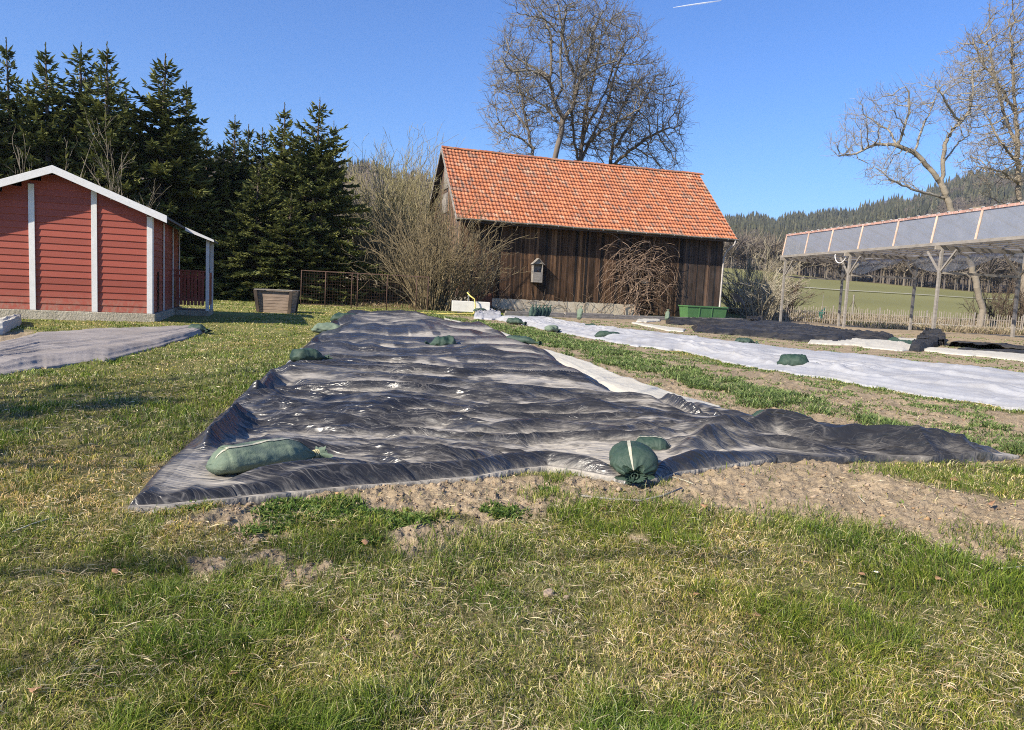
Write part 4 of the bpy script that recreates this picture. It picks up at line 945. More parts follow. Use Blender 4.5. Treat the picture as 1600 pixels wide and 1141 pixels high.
def build_bare_trees():
    rng = np.random.default_rng(21)
    bare_tree('oak_tree', 'tall bare tree with the thickest leaning trunk behind the barn roof', 57,
        [[(858,330,0),(866,262,0),(868,238,0),(876,210,0),(880,186,0)], [(880,186,0),(896,165,0),(904,128,-.5),(915,118,-.8),(935,105,-1.5),(965,95,-2)],
         [(878,186,0),(868,160,0),(860,135,.5),(862,90,.8),(860,50,1),(852,32,1.2),(838,14,1.4)], [(862,122,.6),(840,108,1.5),(818,98,2),(790,82,2.6)],
         [(866,140,0),(850,118,-1),(825,110,-2),(800,112,-2.5),(786,95,-3)], [(904,128,-.5),(888,95,-1),(880,50,-1),(885,18,-1.5)], [(880,150,0),(875,100,0),(878,40,0),(872,8,0)],
         [(904,130,-.5),(920,90,0),(926,50,0),(940,20,0)], [(875,195,0),(850,165,2),(820,150,3),(795,140,4)]],
        [(900, 872, 85, 92, 108, 57, 4.6, 1), (260, 850, 30, 50, 36, 57, 3.0), (300, 935, 60, 50, 55, 56.5, 3), (240, 800, 110, 38, 50, 57, 3)], rng, step=.45, infl=3.4, kill=.8, tip=.0095, tw=(.95, 1.1, 3), col=(.17, .14, .11), tcol=(.20, .18, .145))
    bare_tree('ash_tree', 'many stemmed bare tree right of the leaning trunk behind the barn', 60,
        [[(904,330,0),(905,262,0),(910,220,0),(912,180,0),(922,150,0),(930,110,0),(938,60,0)], [(905,262,0),(897,220,-1),(893,180,-1.5),(898,130,-2),(905,80,-2)],
         [(908,250,0),(925,215,1),(945,170,1.5),(960,120,2),(972,80,2)], [(912,230,0),(940,205,-2),(975,185,-3),(1000,170,-4)], [(906,250,0),(915,200,2),(918,150,3),(915,100,3)],[(910,210,0),(935,165,-1),(950,135,-1),(960,95,-1)]],
        [(950, 950, 135, 78, 112, 60, 5.0, 1), (350, 905, 200, 50, 45, 60, 3)], rng, step=.45, infl=3.4, kill=.8, tip=.0095, tw=(.95, 1.1, 3), col=(.15, .12, .09), tcol=(.20, .175, .14))
    bare_tree('young_tree', 'slender bare tree with a thin straight trunk left of the leaning one', 60,
        [[(836,330,0),(833,246,0),(826,205,0),(818,170,0),(812,140,0),(806,100,0)], [(826,205,0),(808,180,1),(795,150,1)], [(830,230,0),(812,215,-1),(790,205,-1)]],
        [(850, 806, 175, 52, 78, 60, 3.2, 1)], rng, step=.42, infl=3.4, kill=.8, tip=.0090, tw=(.95, 1.0, 3), col=(.22, .19, .16), tcol=(.25, .215, .165))
    bare_tree('linden_tree', 'low wide bare tree at the right end of the barn ridge', 63,
        [[(952,340,0),(953,262,0),(957,225,0),(962,195,0),(975,160,0)], [(953,262,0),(985,235,-1),(1020,210,-1),(1045,200,-1)], [(957,235,0),(985,195,1),(1005,160,1),(1020,130,1)], [(953,270,0),(930,235,0),(925,200,0)]],
        [(1250, 1010, 190, 68, 78, 63, 4.5, 1), (250, 1035, 250, 34, 30, 62, 3)], rng, step=.45, infl=3.4, kill=.85, tip=.0095, tw=(.95, 1.1, 3), col=(.15, .12, .09), tcol=(.21, .18, .14))
    bare_tree('willow_tree', 'crooked bare willow with a peeled pale trunk behind the canopy', 51,
        [[(1536,484,0),(1527,455,0),(1519,420,0),(1508,385,0),(1492,345,0),(1483,318,0),(1474,295,0),(1470,285,0)], [(1470,285,0),(1452,262,0),(1437,247,0),(1425,236,0),(1410,232,0),(1392,226,0),(1372,224,.2),(1362,228,.3),(1348,236,.4),(1335,241,.5),(1310,244,.6)],
         [(1472,290,0),(1474,255,0),(1476,225,0),(1490,200,0),(1505,185,0),(1516,170,0),(1520,140,0),(1519,120,0)], [(1498,190,0),(1485,170,-.5),(1472,150,-1),(1460,135,-1)],
         [(1404,228,0),(1412,200,-.5),(1420,175,-.6),(1421,150,-.8),(1415,135,-1)], [(1404,228,0),(1390,205,.6),(1375,196,.8)], [(1430,236,0),(1440,205,0),(1455,170,0),(1463,150,0)],
         [(1476,310,0),(1440,300,-1),(1410,290,-1.5),(1385,275,-2),(1368,262,-2)], [(1478,250,0),(1495,225,1),(1515,210,2)]],
        [(420, 1372, 190, 50, 46, 51, 2.4, 1), (220, 1320, 228, 26, 22, 51, 1.5), (260, 1450, 165, 36, 45, 51, 2.0), (400, 1515, 145, 48, 48, 51, 2.6, 1), (200, 1390, 272, 40, 24, 50.5, 2)], rng, step=.36, infl=3.2, kill=.7, tip=.0065, tw=(.9, .9, 3), col=(.24, .205, .155), tcol=(.29, .26, .21), ex=2.3)
    bare_tree('alder_tree', 'tall bare alder full of dark cones at the right edge', 58,
        [[(1600,500,0),(1597,380,0),(1592,300,0),(1590,220,0),(1585,150,0),(1580,60,0)], [(1597,340,0),(1620,240,0),(1640,140,0),(1645,60,0)], [(1594,290,0),(1570,270,-1),(1545,262,-1.5),(1520,262,-2)],
         [(1590,230,0),(1570,180,1),(1555,120,1),(1545,70,1)], [(1592,260,0),(1562,220,-2),(1540,180,-2)], [(1590,180,0),(1560,130,-1),(1530,90,-1),(1520,60,-1)], [(1597,330,0),(1560,315,-1),(1530,300,-2)]],
        [(1250, 1600, 130, 95, 150, 58, 4.5, 1), (600, 1545, 100, 60, 60, 58, 3.5), (350, 1560, 255, 60, 40, 57, 3)], rng, step=.42, infl=3.2, kill=.75, tip=.0090, tw=(.95, .9, 3), col=(.24, .20, .15), tcol=(.27, .23, .17))
build_bare_trees()

def shrub(name, label, x, y, H, spread, nst, rng, col, tip=.007, group=None, cat='shrub', lean=(0, 0), sub=6, arch=.0, base=.4, trunkcol=None, rs=.022, tw=.5, branch='branches'):
    z0 = float(gz(x, y)); root = empty(name, (x, y, z0), 0, label, cat, group); sk = Sk(); sk.r = []
    pos, par, rr = [], [], []
    def add(p, q, r): pos.append(p); par.append(q); rr.append(r); return len(pos) - 1
    for i in range(nst):
        az = rng.uniform(0, 2 * PI); t = abs(rng.normal(0, .5)); b = np.array([math.cos(az), math.sin(az), 0]) * base * rng.random() ** .5
        v = np.array([math.cos(az) * t * spread + lean[0], math.sin(az) * t * spread + lean[1], 1.0]); v /= np.linalg.norm(v)
        L = H * rng.uniform(.55, 1.08) * (1 - .22 * t); n = 12; c = b.copy(); c[2] = -.1; q = add(c, -1, rs)
        bendv = rng.normal(0, .05, 3) + np.array([math.cos(az), math.sin(az), -1]) * arch * rng.uniform(.3, 1)
        for s_ in range(n):
            v = v + bendv * (.3 + s_ / n) + rng.normal(0, .07, 3); v /= np.linalg.norm(v); c = c + v * L / n
            if c[2] < .1: c[2] = .1
            f = (s_ + 1) / n; q = add(c, q, rs * (1 - .75 * f) + tip)
            if s_ > 1:
                for _ in range(rng.poisson(sub / n * 1.6)):
                    w_ = v + rng.normal(0, .42, 3); w_[2] += .15; w_ /= np.linalg.norm(w_); l = L * rng.uniform(.12, .38) * (1.25 - f * .6) / 4; cc = c; qq = q
                    for k in range(4):
                        w_ = w_ + rng.normal(0, .14, 3) + bendv * .5; w_[2] += .04; w_ /= np.linalg.norm(w_); cc = cc + w_ * l; qq = add(cc, qq, max(tip, rs * .42 * (1 - f) * (1 - k / 5)))
                        if rng.random() < tw:
                            u_ = w_ + rng.normal(0, .5, 3); u_[2] += .2; u_ /= np.linalg.norm(u_); a = add(cc + u_ * l * .8, qq, tip); add(pos[a] + (u_ + rng.normal(0, .2, 3)) * l * .7, a, tip * .8)
    col = np.array(col); sh = rng.uniform(.7, 1.25, len(pos))
    skin(branch, np.array(pos), np.array(par), np.array(rr), 'bark', root, None, colfn=lambda p, r: col[None] * rng.uniform(.65, 1.25, (len(r), 1)) * (1 - .25 * np.clip(r / .02, 0, 1))[:, None], thin=.035)
    return root
def build_shrubs():
    rng = np.random.default_rng(31)
    def W(px, Y): return at(px, 480, Y)[0]
    shrub('willow_shrub', 'big bare many stemmed bush in front of the barn gable end', W(678, 37.5), 37.5, 6.0, .78, 115, rng, (.26, .205, .12), tip=.0075, sub=7, base=.95, rs=.026)
    shrub('willow_shrub', 'shorter bare bush against the left corner of the barn front', W(728, 38.5), 38.5, 4.0, .8, 26, rng, (.25, .20, .125), tip=.0075, sub=6, base=.5, lean=(.22, 0))
    gr = 'pale willow thicket left of the barn'
    for px, Y, H, n, c, lab in ((612, 47, 9.0, 90, (.36, .32, .17), 'tallest pale olive willow bush in the thicket left of the barn'), (648, 50, 9.3, 80, (.34, .29, .16), 'pale willow bush close against the barn gable'),
                                (606, 52, 5.6, 34, (.32, .27, .16), 'pale willow bush at the spruce side of the thicket'), (592, 43, 4.8, 45, (.31, .26, .15), 'low pale willow bush behind the rusty mesh fence'),
                                (632, 44, 7.2, 65, (.36, .31, .17), 'middle pale willow bush behind the big bare bush')):
        shrub('willow_bush', lab, W(px, Y), Y, H, .62, n, rng, c, tip=.010, group=gr, sub=11, base=1.3, tw=.7)
    for px, Y, H, n, c, lab, ar in ((1172, 53, 6.0, 40, (.40, .35, .24), 'bare arching bush just right of the barn corner', .05), (1192, 49, 4.8, 46, (.50, .44, .32), 'pale straw coloured arching bush behind the first canopy post', .13),
                                (1158, 55, 3.0, 40, (.20, .13, .07), 'reddish brown leafy bush beside the barn corner', .04), (1220, 56, 3.2, 40, (.17, .12, .09), 'dark brown bush behind the pickets by the first post', .02)):
        shrub('garden_bush', lab, W(px, Y), Y, H, .7, n, rng, c, tip=.010, sub=9, base=.8, arch=ar)
    for px, Y, H, n, lab in ((1588, 56, 3.8, 36, 'dark tangled bush at the right edge behind the last post'), (1548, 58, 3.0, 30, 'dark bush beside the peeled willow trunk'), (1640, 54, 4.2, 30, 'tangled bush beyond the right edge post')):
        shrub('garden_bush', lab, W(px, Y), Y, H, .8, n, rng, (.16, .12, .085), tip=.010, sub=9, base=1.0)
    shrub('shade_tree', 'bare tree outside the left edge that shades the near lawn', -9.9, -.6, 8.5, .8, 26, rng, (.2, .16, .12), tip=.012, sub=9, base=.5, cat='tree')
    # bare saplings poking out among the spruces
    for px, Y, H, lab in ((325, 43, 9.6, 'thin bare saplings between the two spruce groups'), (65, 33, 7.2, 'thin bare saplings in front of the left spruces'), (190, 34, 6.6, 'thin bare saplings behind the shed ridge')):
        shrub('sapling', lab, W(px, Y), Y, H, .28, 14, rng, (.26, .22, .17), tip=.007, sub=9, base=.5, rs=.012)
build_shrubs()

def spruce_mesh(H, R, rng, name='crown', dens=1.0, top2=False):
    """whorled spruce: boughs of small needle-clad twigs, denser at the rim"""
    C0, Dv, Ln, Wd, Cl = [], [], [], [], []
    wood = Sk(); nwh = int(H / .27)
    pos = [np.array([0, 0, 0.0])]; par = [-1]; rr = [.15]
    for i in range(1, 30):
        pos.append(np.array([rng.normal(0, .01), rng.normal(0, .01), H * i / 29])); par.append(len(pos) - 2); rr.append(.15 * (1 - i / 29) ** .9 + .012)
    for wv in range(nwh):
        f = (wv + rng.uniform(0, .6)) / nwh; z = H * (.03 + .92 * f); env = R * (1 - f) ** .74 * (1 - .25 * math.exp(-f * 9)) * (1 - .25 * (f > .85)) + .07
        nb = int(rng.integers(6, 9) * (1.0 if f < .75 else .62 if f < .88 else .5))
        a0 = rng.uniform(0, 2 * PI)
        for b in range(nb):
            az = a0 + 2 * PI * b / nb + rng.normal(0, .25); L = env * rng.uniform(.62, 1.22) * (1 + .18 * math.sin(az * 2 + R * 7) + .0)
            if f > .86: L *= rng.uniform(.75, 1.15)
            zj = rng.normal(0, .13) * (1 if f < .85 else .3); ur = np.array([math.cos(az), math.sin(az), 0]); z_keep = z; z = z + zj; sl_ = .55 * (f ** 1.5) + .05 - .28 * (1 - f)       # rise near the top, droop below
            if f > .8: sl_ += .55 * (f - .8) / .2
            m = max(3, int(L / (.085 if f < .8 else .12) * dens)); st = .06 if f > .6 else .18
            nodes = []
            for k in range(m):
                s_ = st + (1 - st) * (k + rng.random()) / m; r_ = L * s_
                zz = z + sl_ * r_ - .16 * L * s_ * s_ * (1 - f) + .22 * L * s_ ** 3 * (1 - f) * .6
                nodes.append((s_, np.array([ur[0] * r_, ur[1] * r_, zz])))
            pq = None
            e = nodes[-1][1]; q = 0
            bi = int(np.clip(f * 29, 0, 28)); ctr = np.array([0, 0, z]); q = bi
            for s__ in (.35, .7, 1.0):
                r_ = L * s__; c = np.array([ur[0] * r_, ur[1] * r_, z + sl_ * r_ - .16 * L * s__ ** 2 * (1 - f) + .13 * L * s__ ** 3 * (1 - f)]); pos.append(c); par.append(q if s__ > .35 else bi); rr.append(.022 * (1.1 - s__) * (L / 2) + .007); q = len(pos) - 1
            side = np.array([-ur[1], ur[0], 0])
            for s_, c in nodes:
                wl = (.16 + .42 * L * .35 * (1 - s_) ** .7 * 1.0) * rng.uniform(.7, 1.3)
                for sg in (-1, 1, 0):
                    if sg == 0 and rng.random() > .55: continue
                    d = ur * .75 + side * sg * .85 + np.array([0, 0, rng.normal(.02, .22) - (.18 if sg == 0 and f < .6 else 0)]); d /= np.linalg.norm(d)
                    ll = wl if sg else .2; nn = max(1, int(ll / .16)); cc = c.copy()
                    for t_ in range(nn):
                        C0.append(cc + rng.normal(0, .02, 3)); dd = d + rng.normal(0, .25, 3); dd[2] += .08; Dv.append(dd / np.linalg.norm(dd)); Ln.append(rng.uniform(.17, .30)); Wd.append(rng.uniform(.036, .060) * (1 if f < .8 else .75)); Cl.append((s_, t_ / max(nn, 1), f)); cc = cc + d * ll / nn + np.array([0, 0, -.015])
            # bough tip, light and rising
            C0.append(e); dd = ur * .7 + np.array([0, 0, .35 + .5 * f]); Dv.append(dd / np.linalg.norm(dd)); Ln.append(rng.uniform(.25, .4)); Wd.append(.05); Cl.append((1.2, 1, f)); z = z_keep
    # leader
    for k in range(12):
        C0.append(np.array([0, 0, H * .945 + k * H * .05 / 12])); a = rng.uniform(0, 2 * PI); dd = np.array([math.cos(a) * .35, math.sin(a) * .35, 1]); Dv.append(dd / np.linalg.norm(dd)); Ln.append(.10); Wd.append(.022); Cl.append((1, 1, 1))
    C0, Dv, Ln, Wd, Cl = map(np.array, (C0, Dv, Ln, Wd, Cl)); n = len(C0)
    ref = rng.normal(0, 1, (n, 3)); u = np.cross(Dv, ref); u /= np.linalg.norm(u, axis=1, keepdims=True); v = np.cross(Dv, u)
    V = np.empty((n, 8, 3))
    for k, (ax) in enumerate((u, v)):
        V[:, 4 * k] = C0; V[:, 4 * k + 1] = C0 + Dv * (Ln * .35)[:, None] + ax * (Wd)[:, None]; V[:, 4 * k + 2] = C0 + Dv * Ln[:, None]; V[:, 4 * k + 3] = C0 + Dv * (Ln * .35)[:, None] - ax * (Wd)[:, None]
    F4 = (np.arange(n * 2)[:, None] * 4 + np.arange(4)[None])
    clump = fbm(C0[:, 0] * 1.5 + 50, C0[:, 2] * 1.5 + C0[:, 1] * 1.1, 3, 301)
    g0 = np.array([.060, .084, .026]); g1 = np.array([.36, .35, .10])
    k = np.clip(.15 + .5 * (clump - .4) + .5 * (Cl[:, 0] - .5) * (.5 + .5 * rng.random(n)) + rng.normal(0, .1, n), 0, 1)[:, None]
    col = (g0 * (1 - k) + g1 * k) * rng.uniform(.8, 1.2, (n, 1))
    return V.reshape(-1, 3), F4, np.repeat(col, 8, 0), np.array(pos), np.array(par), np.array(rr)
def build_spruces():
    rng = np.random.default_rng(5)
    var = [spruce_mesh(10, R, rng, dens=d) for R, d in ((2.5, 1.4), (2.1, 1.3), (2.9, 1.45), (1.7, 1.2))]
    protos = []
    for V, Fq, col, pos, par, rr in var:
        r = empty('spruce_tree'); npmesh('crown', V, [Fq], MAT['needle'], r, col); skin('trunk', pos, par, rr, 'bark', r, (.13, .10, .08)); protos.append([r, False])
    # px of trunk, depth, photo y of the top, width factor, prototype, label
    L = [(-75, 37, 30, 1.0, 0, 'spruce beyond the left edge of the picture'), (-25, 34, 55, .95, 1, 'spruce standing half out of the left edge'), (24, 36, 55, .72, 3, 'slim spiky spruce second from the left edge'),
         (80, 35.5, 62, .9, 1, 'spruce with a forked dark tip above the shed ridge'), (122, 37, 60, .95, 2, 'broad spruce with a pale tip right of the shed ridge'), (168, 36, 60, .9, 1, 'tall spruce third from the gap, with a bushy tip'),
         (240, 38, 76, 1.1, 2, 'widest tall spruce at the right of the left group'), (294, 41, 122, .8, 3, 'slim spruce ending the left group before the gap'),
         (205, 42, 135, 1, 0, 'spruce filling in behind the two tallest of the left group'), (45, 41, 120, 1.1, 2, 'spruce filling in behind the left group'),
         (345, 40, 215, 1.15, 0, 'spruce low in the gap between the two groups'), (364, 42, 176, .95, 1, 'spruce with a pale tip left of the planter'), (408, 43, 196, 1.0, 0, 'short spruce right behind the planter'),
         (441, 41, 158, .9, 1, 'spruce with a thin leader second from the right'), (484, 40, 146, .92, 2, 'rightmost full spruce ending the row'), (516, 42.5, 186, .72, 3, 'short pointed spruce peeping out at the right end'),
         (300, 39, 250, 1.2, 0, 'low spruce behind the porch of the red shed'), (395, 38.5, 250, 1.1, 2, 'low branching spruce in front of the taller ones'),(500, 39, 330, .85, 0, 'low spruce skirt at the right foot of the row'),(450, 38, 300, 1.1, 0, 'low spruce skirt behind the wooden planter'), (-130, 35, 40, 1.0, 2, 'spruce outside the left edge'), (322, 43, 205, 1.0, 1, 'spruce behind the bare saplings in the gap'), (145, 43, 110, 1.0, 3, 'spruce in the back row above the shed ridge'), (272, 39, 190, 1.0, 0, 'spruce in front of the slim one ending the left group'), (385, 45, 190, .9, 3, 'spruce in the back row left of the planter'), (463, 44, 200, 1.0, 1, 'spruce in the back row behind the planter')]
    gr = 'row of spruces behind the red shed'
    for px, Y, ty, wf, k, lab in L:
        b = at(px, 470, Y); x = b[0]; z0 = float(gz(x, Y)); top = at(px, ty, Y)[2]; H = top - z0
        r = protos[k][0] if not protos[k][1] else copy_tree(protos[k][0]); protos[k][1] = True
        r.location = (x, Y, z0 - .1); s_ = H / 10; wf *= 1.22; r.scale = (max(wf * s_, wf * .75), max(wf * s_, wf * .75), s_); r.rotation_euler = (rng.normal(0, .012), rng.normal(0, .012), rng.uniform(0, 6.28))
        tag(r, lab, 'spruce', gr)
    r = copy_tree(protos[3][0]); r.location = (-11.9, -.8, -.1); r.scale = (1, 1, .86); tag(r, 'spruce out of the picture on the left that shades the near lawn', 'spruce', gr)
build_spruces()

def far_wood():
    """wooded hillsides far off: every tree a low cone or a spray, all one mass"""
    rng = np.random.default_rng(14)
    Vs, Fs, Cs = [], [], []; b = 0
    def scatter(n, a0, a1, r0, r1):
        a = np.radians(rng.uniform(a0, a1, n)); r = np.sqrt(rng.uniform(r0 ** 2, r1 ** 2, n)); return r * np.sin(a), r * np.cos(a), r, np.degrees(a)
    def conif(X, Y, H, col):
        nonlocal b
        n = len(X); Z = gz(X, Y); nt, ns = 4, 6; th = np.arange(ns) * 2 * PI / ns
        for lv in range(nt):
            f0 = .06 + lv * .2; R = H * (.17 - .035 * lv) ; base = Z + H * f0; tip = Z + H * min(1, f0 + .42)
            ph = rng.uniform(0, 6, (n, 1)); rj = R[:, None] * rng.uniform(.6, 1.3, (n, ns))
            ring = np.stack([X[:, None] + rj * np.cos(th + ph), Y[:, None] + rj * np.sin(th + ph), base[:, None] + rng.normal(0, .04, (n, ns)) * H[:, None]], 2)
            V = np.concatenate([ring, np.stack([X, Y, tip], 1)[:, None]], 1)
            f = np.array([(i, (i + 1) % ns, ns) for i in range(ns)]); Vs.append(V.reshape(-1, 3)); Fs.append((np.arange(n)[:, None, None] * (ns + 1) + f[None]).reshape(-1, 3) + b); b += n * (ns + 1)
            Cs.append(np.repeat(col * rng.uniform(.85, 1.15, (n, 1)), ns + 1, 0))
    def decid(X, Y, H, col, k=34):
        nonlocal b
        n = len(X); Z = gz(X, Y)
        # trunk + fan of slivers
        u = rng.normal(0, 1, (n, k, 3)); u[..., 2] = np.abs(u[..., 2]) * 1.3 + .35; u /= np.linalg.norm(u, axis=2, keepdims=True)
        st = np.stack([X, Y, Z], 1)[:, None] + np.array([0, 0, 1]) * (H[:, None] * rng.uniform(.25, .6, (n, k)))[..., None]
        ln = H[:, None, None] * rng.uniform(.22, .45, (n, k, 1)); e = st + u * ln
        wv = rng.normal(0, 1, (n, k, 3)); wv = np.cross(u, wv); wv /= np.linalg.norm(wv, axis=2, keepdims=True); wv *= H[:, None, None] * .012
        V = np.stack([st - wv, st + wv, e], 2).reshape(-1, 3); m = n * k
        Vs.append(V); Fs.append(np.arange(m * 3).reshape(-1, 3) + b); b += m * 3; Cs.append(np.repeat(np.repeat(col, k, 0) * rng.uniform(.8, 1.2, (m, 1)), 3, 0))
        w_ = H * .014; V = np.stack([np.stack([X - w_, Y, Z], 1), np.stack([X + w_, Y, Z], 1), np.stack([X, Y + w_, Z + H * .8], 1)], 1).reshape(-1, 3)
        Vs.append(V); Fs.append(np.arange(n * 3).reshape(-1, 3) + b); b += n * 3; Cs.append(np.repeat(col * 1.25, 3, 0))
    DG = [(.058, .060, .034), (.082, .078, .044), (.048, .050, .032)]; BR = [(.15, .125, .095), (.19, .155, .11), (.12, .10, .085)]
    # right hillside: conifers with bare patches
    X, Y, r, a = scatter(15000, 12, 46, 258, 1190); pn = fbm(X / 85, Y / 85, 3, 401)
    mead = ((np.hypot((a - 31.4), (r - 760) / 90) < 1.1) | (np.hypot((a - 20.6) * .8, (r - 1020) / 60) < 1.1))
    con = (pn + .10 * (r > 480) - .14 * (r < 360) - .22 * ((a > 27) & (r > 450)) > .50) & ~mead
    conif(X[con], Y[con], (4.5 + .0115 * r[con]) * rng.uniform(.7, 1.2, con.sum()), pick(rng, con.sum(), DG, [3, 2, 2]))
    dc = ~con & ~mead; decid(X[dc], Y[dc], (5 + .008 * r[dc]) * rng.uniform(.7, 1.25, dc.sum()), pick(rng, dc.sum(), BR, [3, 2, 2]), 22)
    # skyline fringe
    a = np.radians(rng.uniform(13, 46, 520)); Rc = np.interp(np.degrees(a), RC_AZ, RC_V) - rng.uniform(0, 25, 520); X, Y = Rc * np.sin(a), Rc * np.cos(a)
    conif(X, Y, rng.uniform(9, 22, 520) , pick(rng, 520, DG, [1, 2, 1]))
    # bare wood along the top edge of the field
    X, Y, r, a = scatter(650, 13, 46, 250, 285); decid(X, Y, rng.uniform(10, 16, 650), pick(rng, 650, BR, [2, 1, 3]), 40)
    # left hillside: brown wood, tan grass with bushes, spruce row on the crest
    X, Y, r, a = scatter(2300, -30, 13, 330, 640); pn = fbm(X / 60, Y / 60, 3, 403); k = pn > .38; decid(X[k], Y[k], rng.uniform(7, 12, k.sum()), pick(rng, k.sum(), [(.19, .15, .11), (.23, .18, .13)], [1, 1]), 26)
    X, Y, r, a = scatter(900, -30, 13, 90, 330); pn = fbm(X / 25, Y / 25, 3, 404); k = pn > .47; decid(X[k], Y[k], rng.uniform(3, 7, k.sum()), pick(rng, k.sum(), [(.22, .18, .11), (.26, .21, .12)], [1, 1]), 44)
    a = np.radians(np.r_[rng.uniform(-13.4, -9.8, 70), rng.uniform(-30, -14, 60), rng.uniform(-9.5, 8, 40)]); n = len(a); Rc = 615 - rng.uniform(0, 20, n); X, Y = Rc * np.sin(a), Rc * np.cos(a); conif(X, Y, rng.uniform(6, 12, n), pick(rng, n, DG, [1, 1, 1]))
    o = npmesh('distant_wood', np.concatenate(Vs), Fs, MAT['far_crown'], None, np.concatenate(Cs)); tag(o, 'mixed wood of dark spruces and bare trees covering the far hillsides', 'woodland', None, 'stuff')
far_wood()
def dry_grass():
    rng = np.random.default_rng(17)
    # straw bank behind the pickets and around the canopy, and leaf litter left of the barn
    N = 70000; X = rng.uniform(9, 44, N); Y = rng.uniform(44, 62, N); n = fbm(X * .5, Y * .5, 3, 501); k = (rng.random(N) < sstep(.35, .6, n) * .9 + .1 * (X > 18)) & ((Y > 51.2) | (X > 21))
    X, Y = X[k], Y[k]; n = len(X); col = pick(rng, n, [(.42, .34, .21), (.30, .23, .14), (.14, .15, .05), (.5, .42, .28)], [4, 3, 1.5, 1])
    blades('dry_grass', X, Y, gz(X, Y), rng.uniform(.12, .55, n), rng.uniform(.03, .06, n), col, np.full(n, .9), rng, 'dry straw coloured grass on the bank behind the canopy', 'dry grass')
    N = 26000; X = rng.uniform(-12, 0, N); Y = rng.uniform(38, 58, N); n = fbm(X * .5, Y * .5, 3, 503); k = rng.random(N) < sstep(.35, .6, n) * .8 + .05
    X, Y = X[k], Y[k]; n = len(X); col = pick(rng, n, [(.40, .31, .18), (.30, .2, .11), (.13, .16, .05)], [3, 3, 2])
    blades('dry_grass', X, Y, gz(X, Y), rng.uniform(.08, .3, n), rng.uniform(.025, .05, n), col, np.full(n, 1.0), rng, 'dry grass and leaf litter behind the rusty mesh fence', 'dry grass')
dry_grass()

def haze():
    b = MB(); b.box(-2750, 2750, -2750, 2750, -3.5, 226); m = bpy.data.materials.new('haze'); m.use_nodes = True; nt_ = m.node_tree; nt_.nodes.clear()
    pv = nt_.nodes.new('ShaderNodeVolumePrincipled'); pv.inputs['Color'].default_value = (.80, .88, 1, 1); pv.inputs['Density'].default_value = HAZE; pv.inputs['Anisotropy'].default_value = .2
    o_ = nt_.nodes.new('ShaderNodeOutputMaterial'); nt_.links.new(pv.outputs[0], o_.inputs['Volume']); tag(b.build('haze', m), 'thin blue air between the garden and the hills', None, None, 'stuff')
HAZE = .00014
haze()
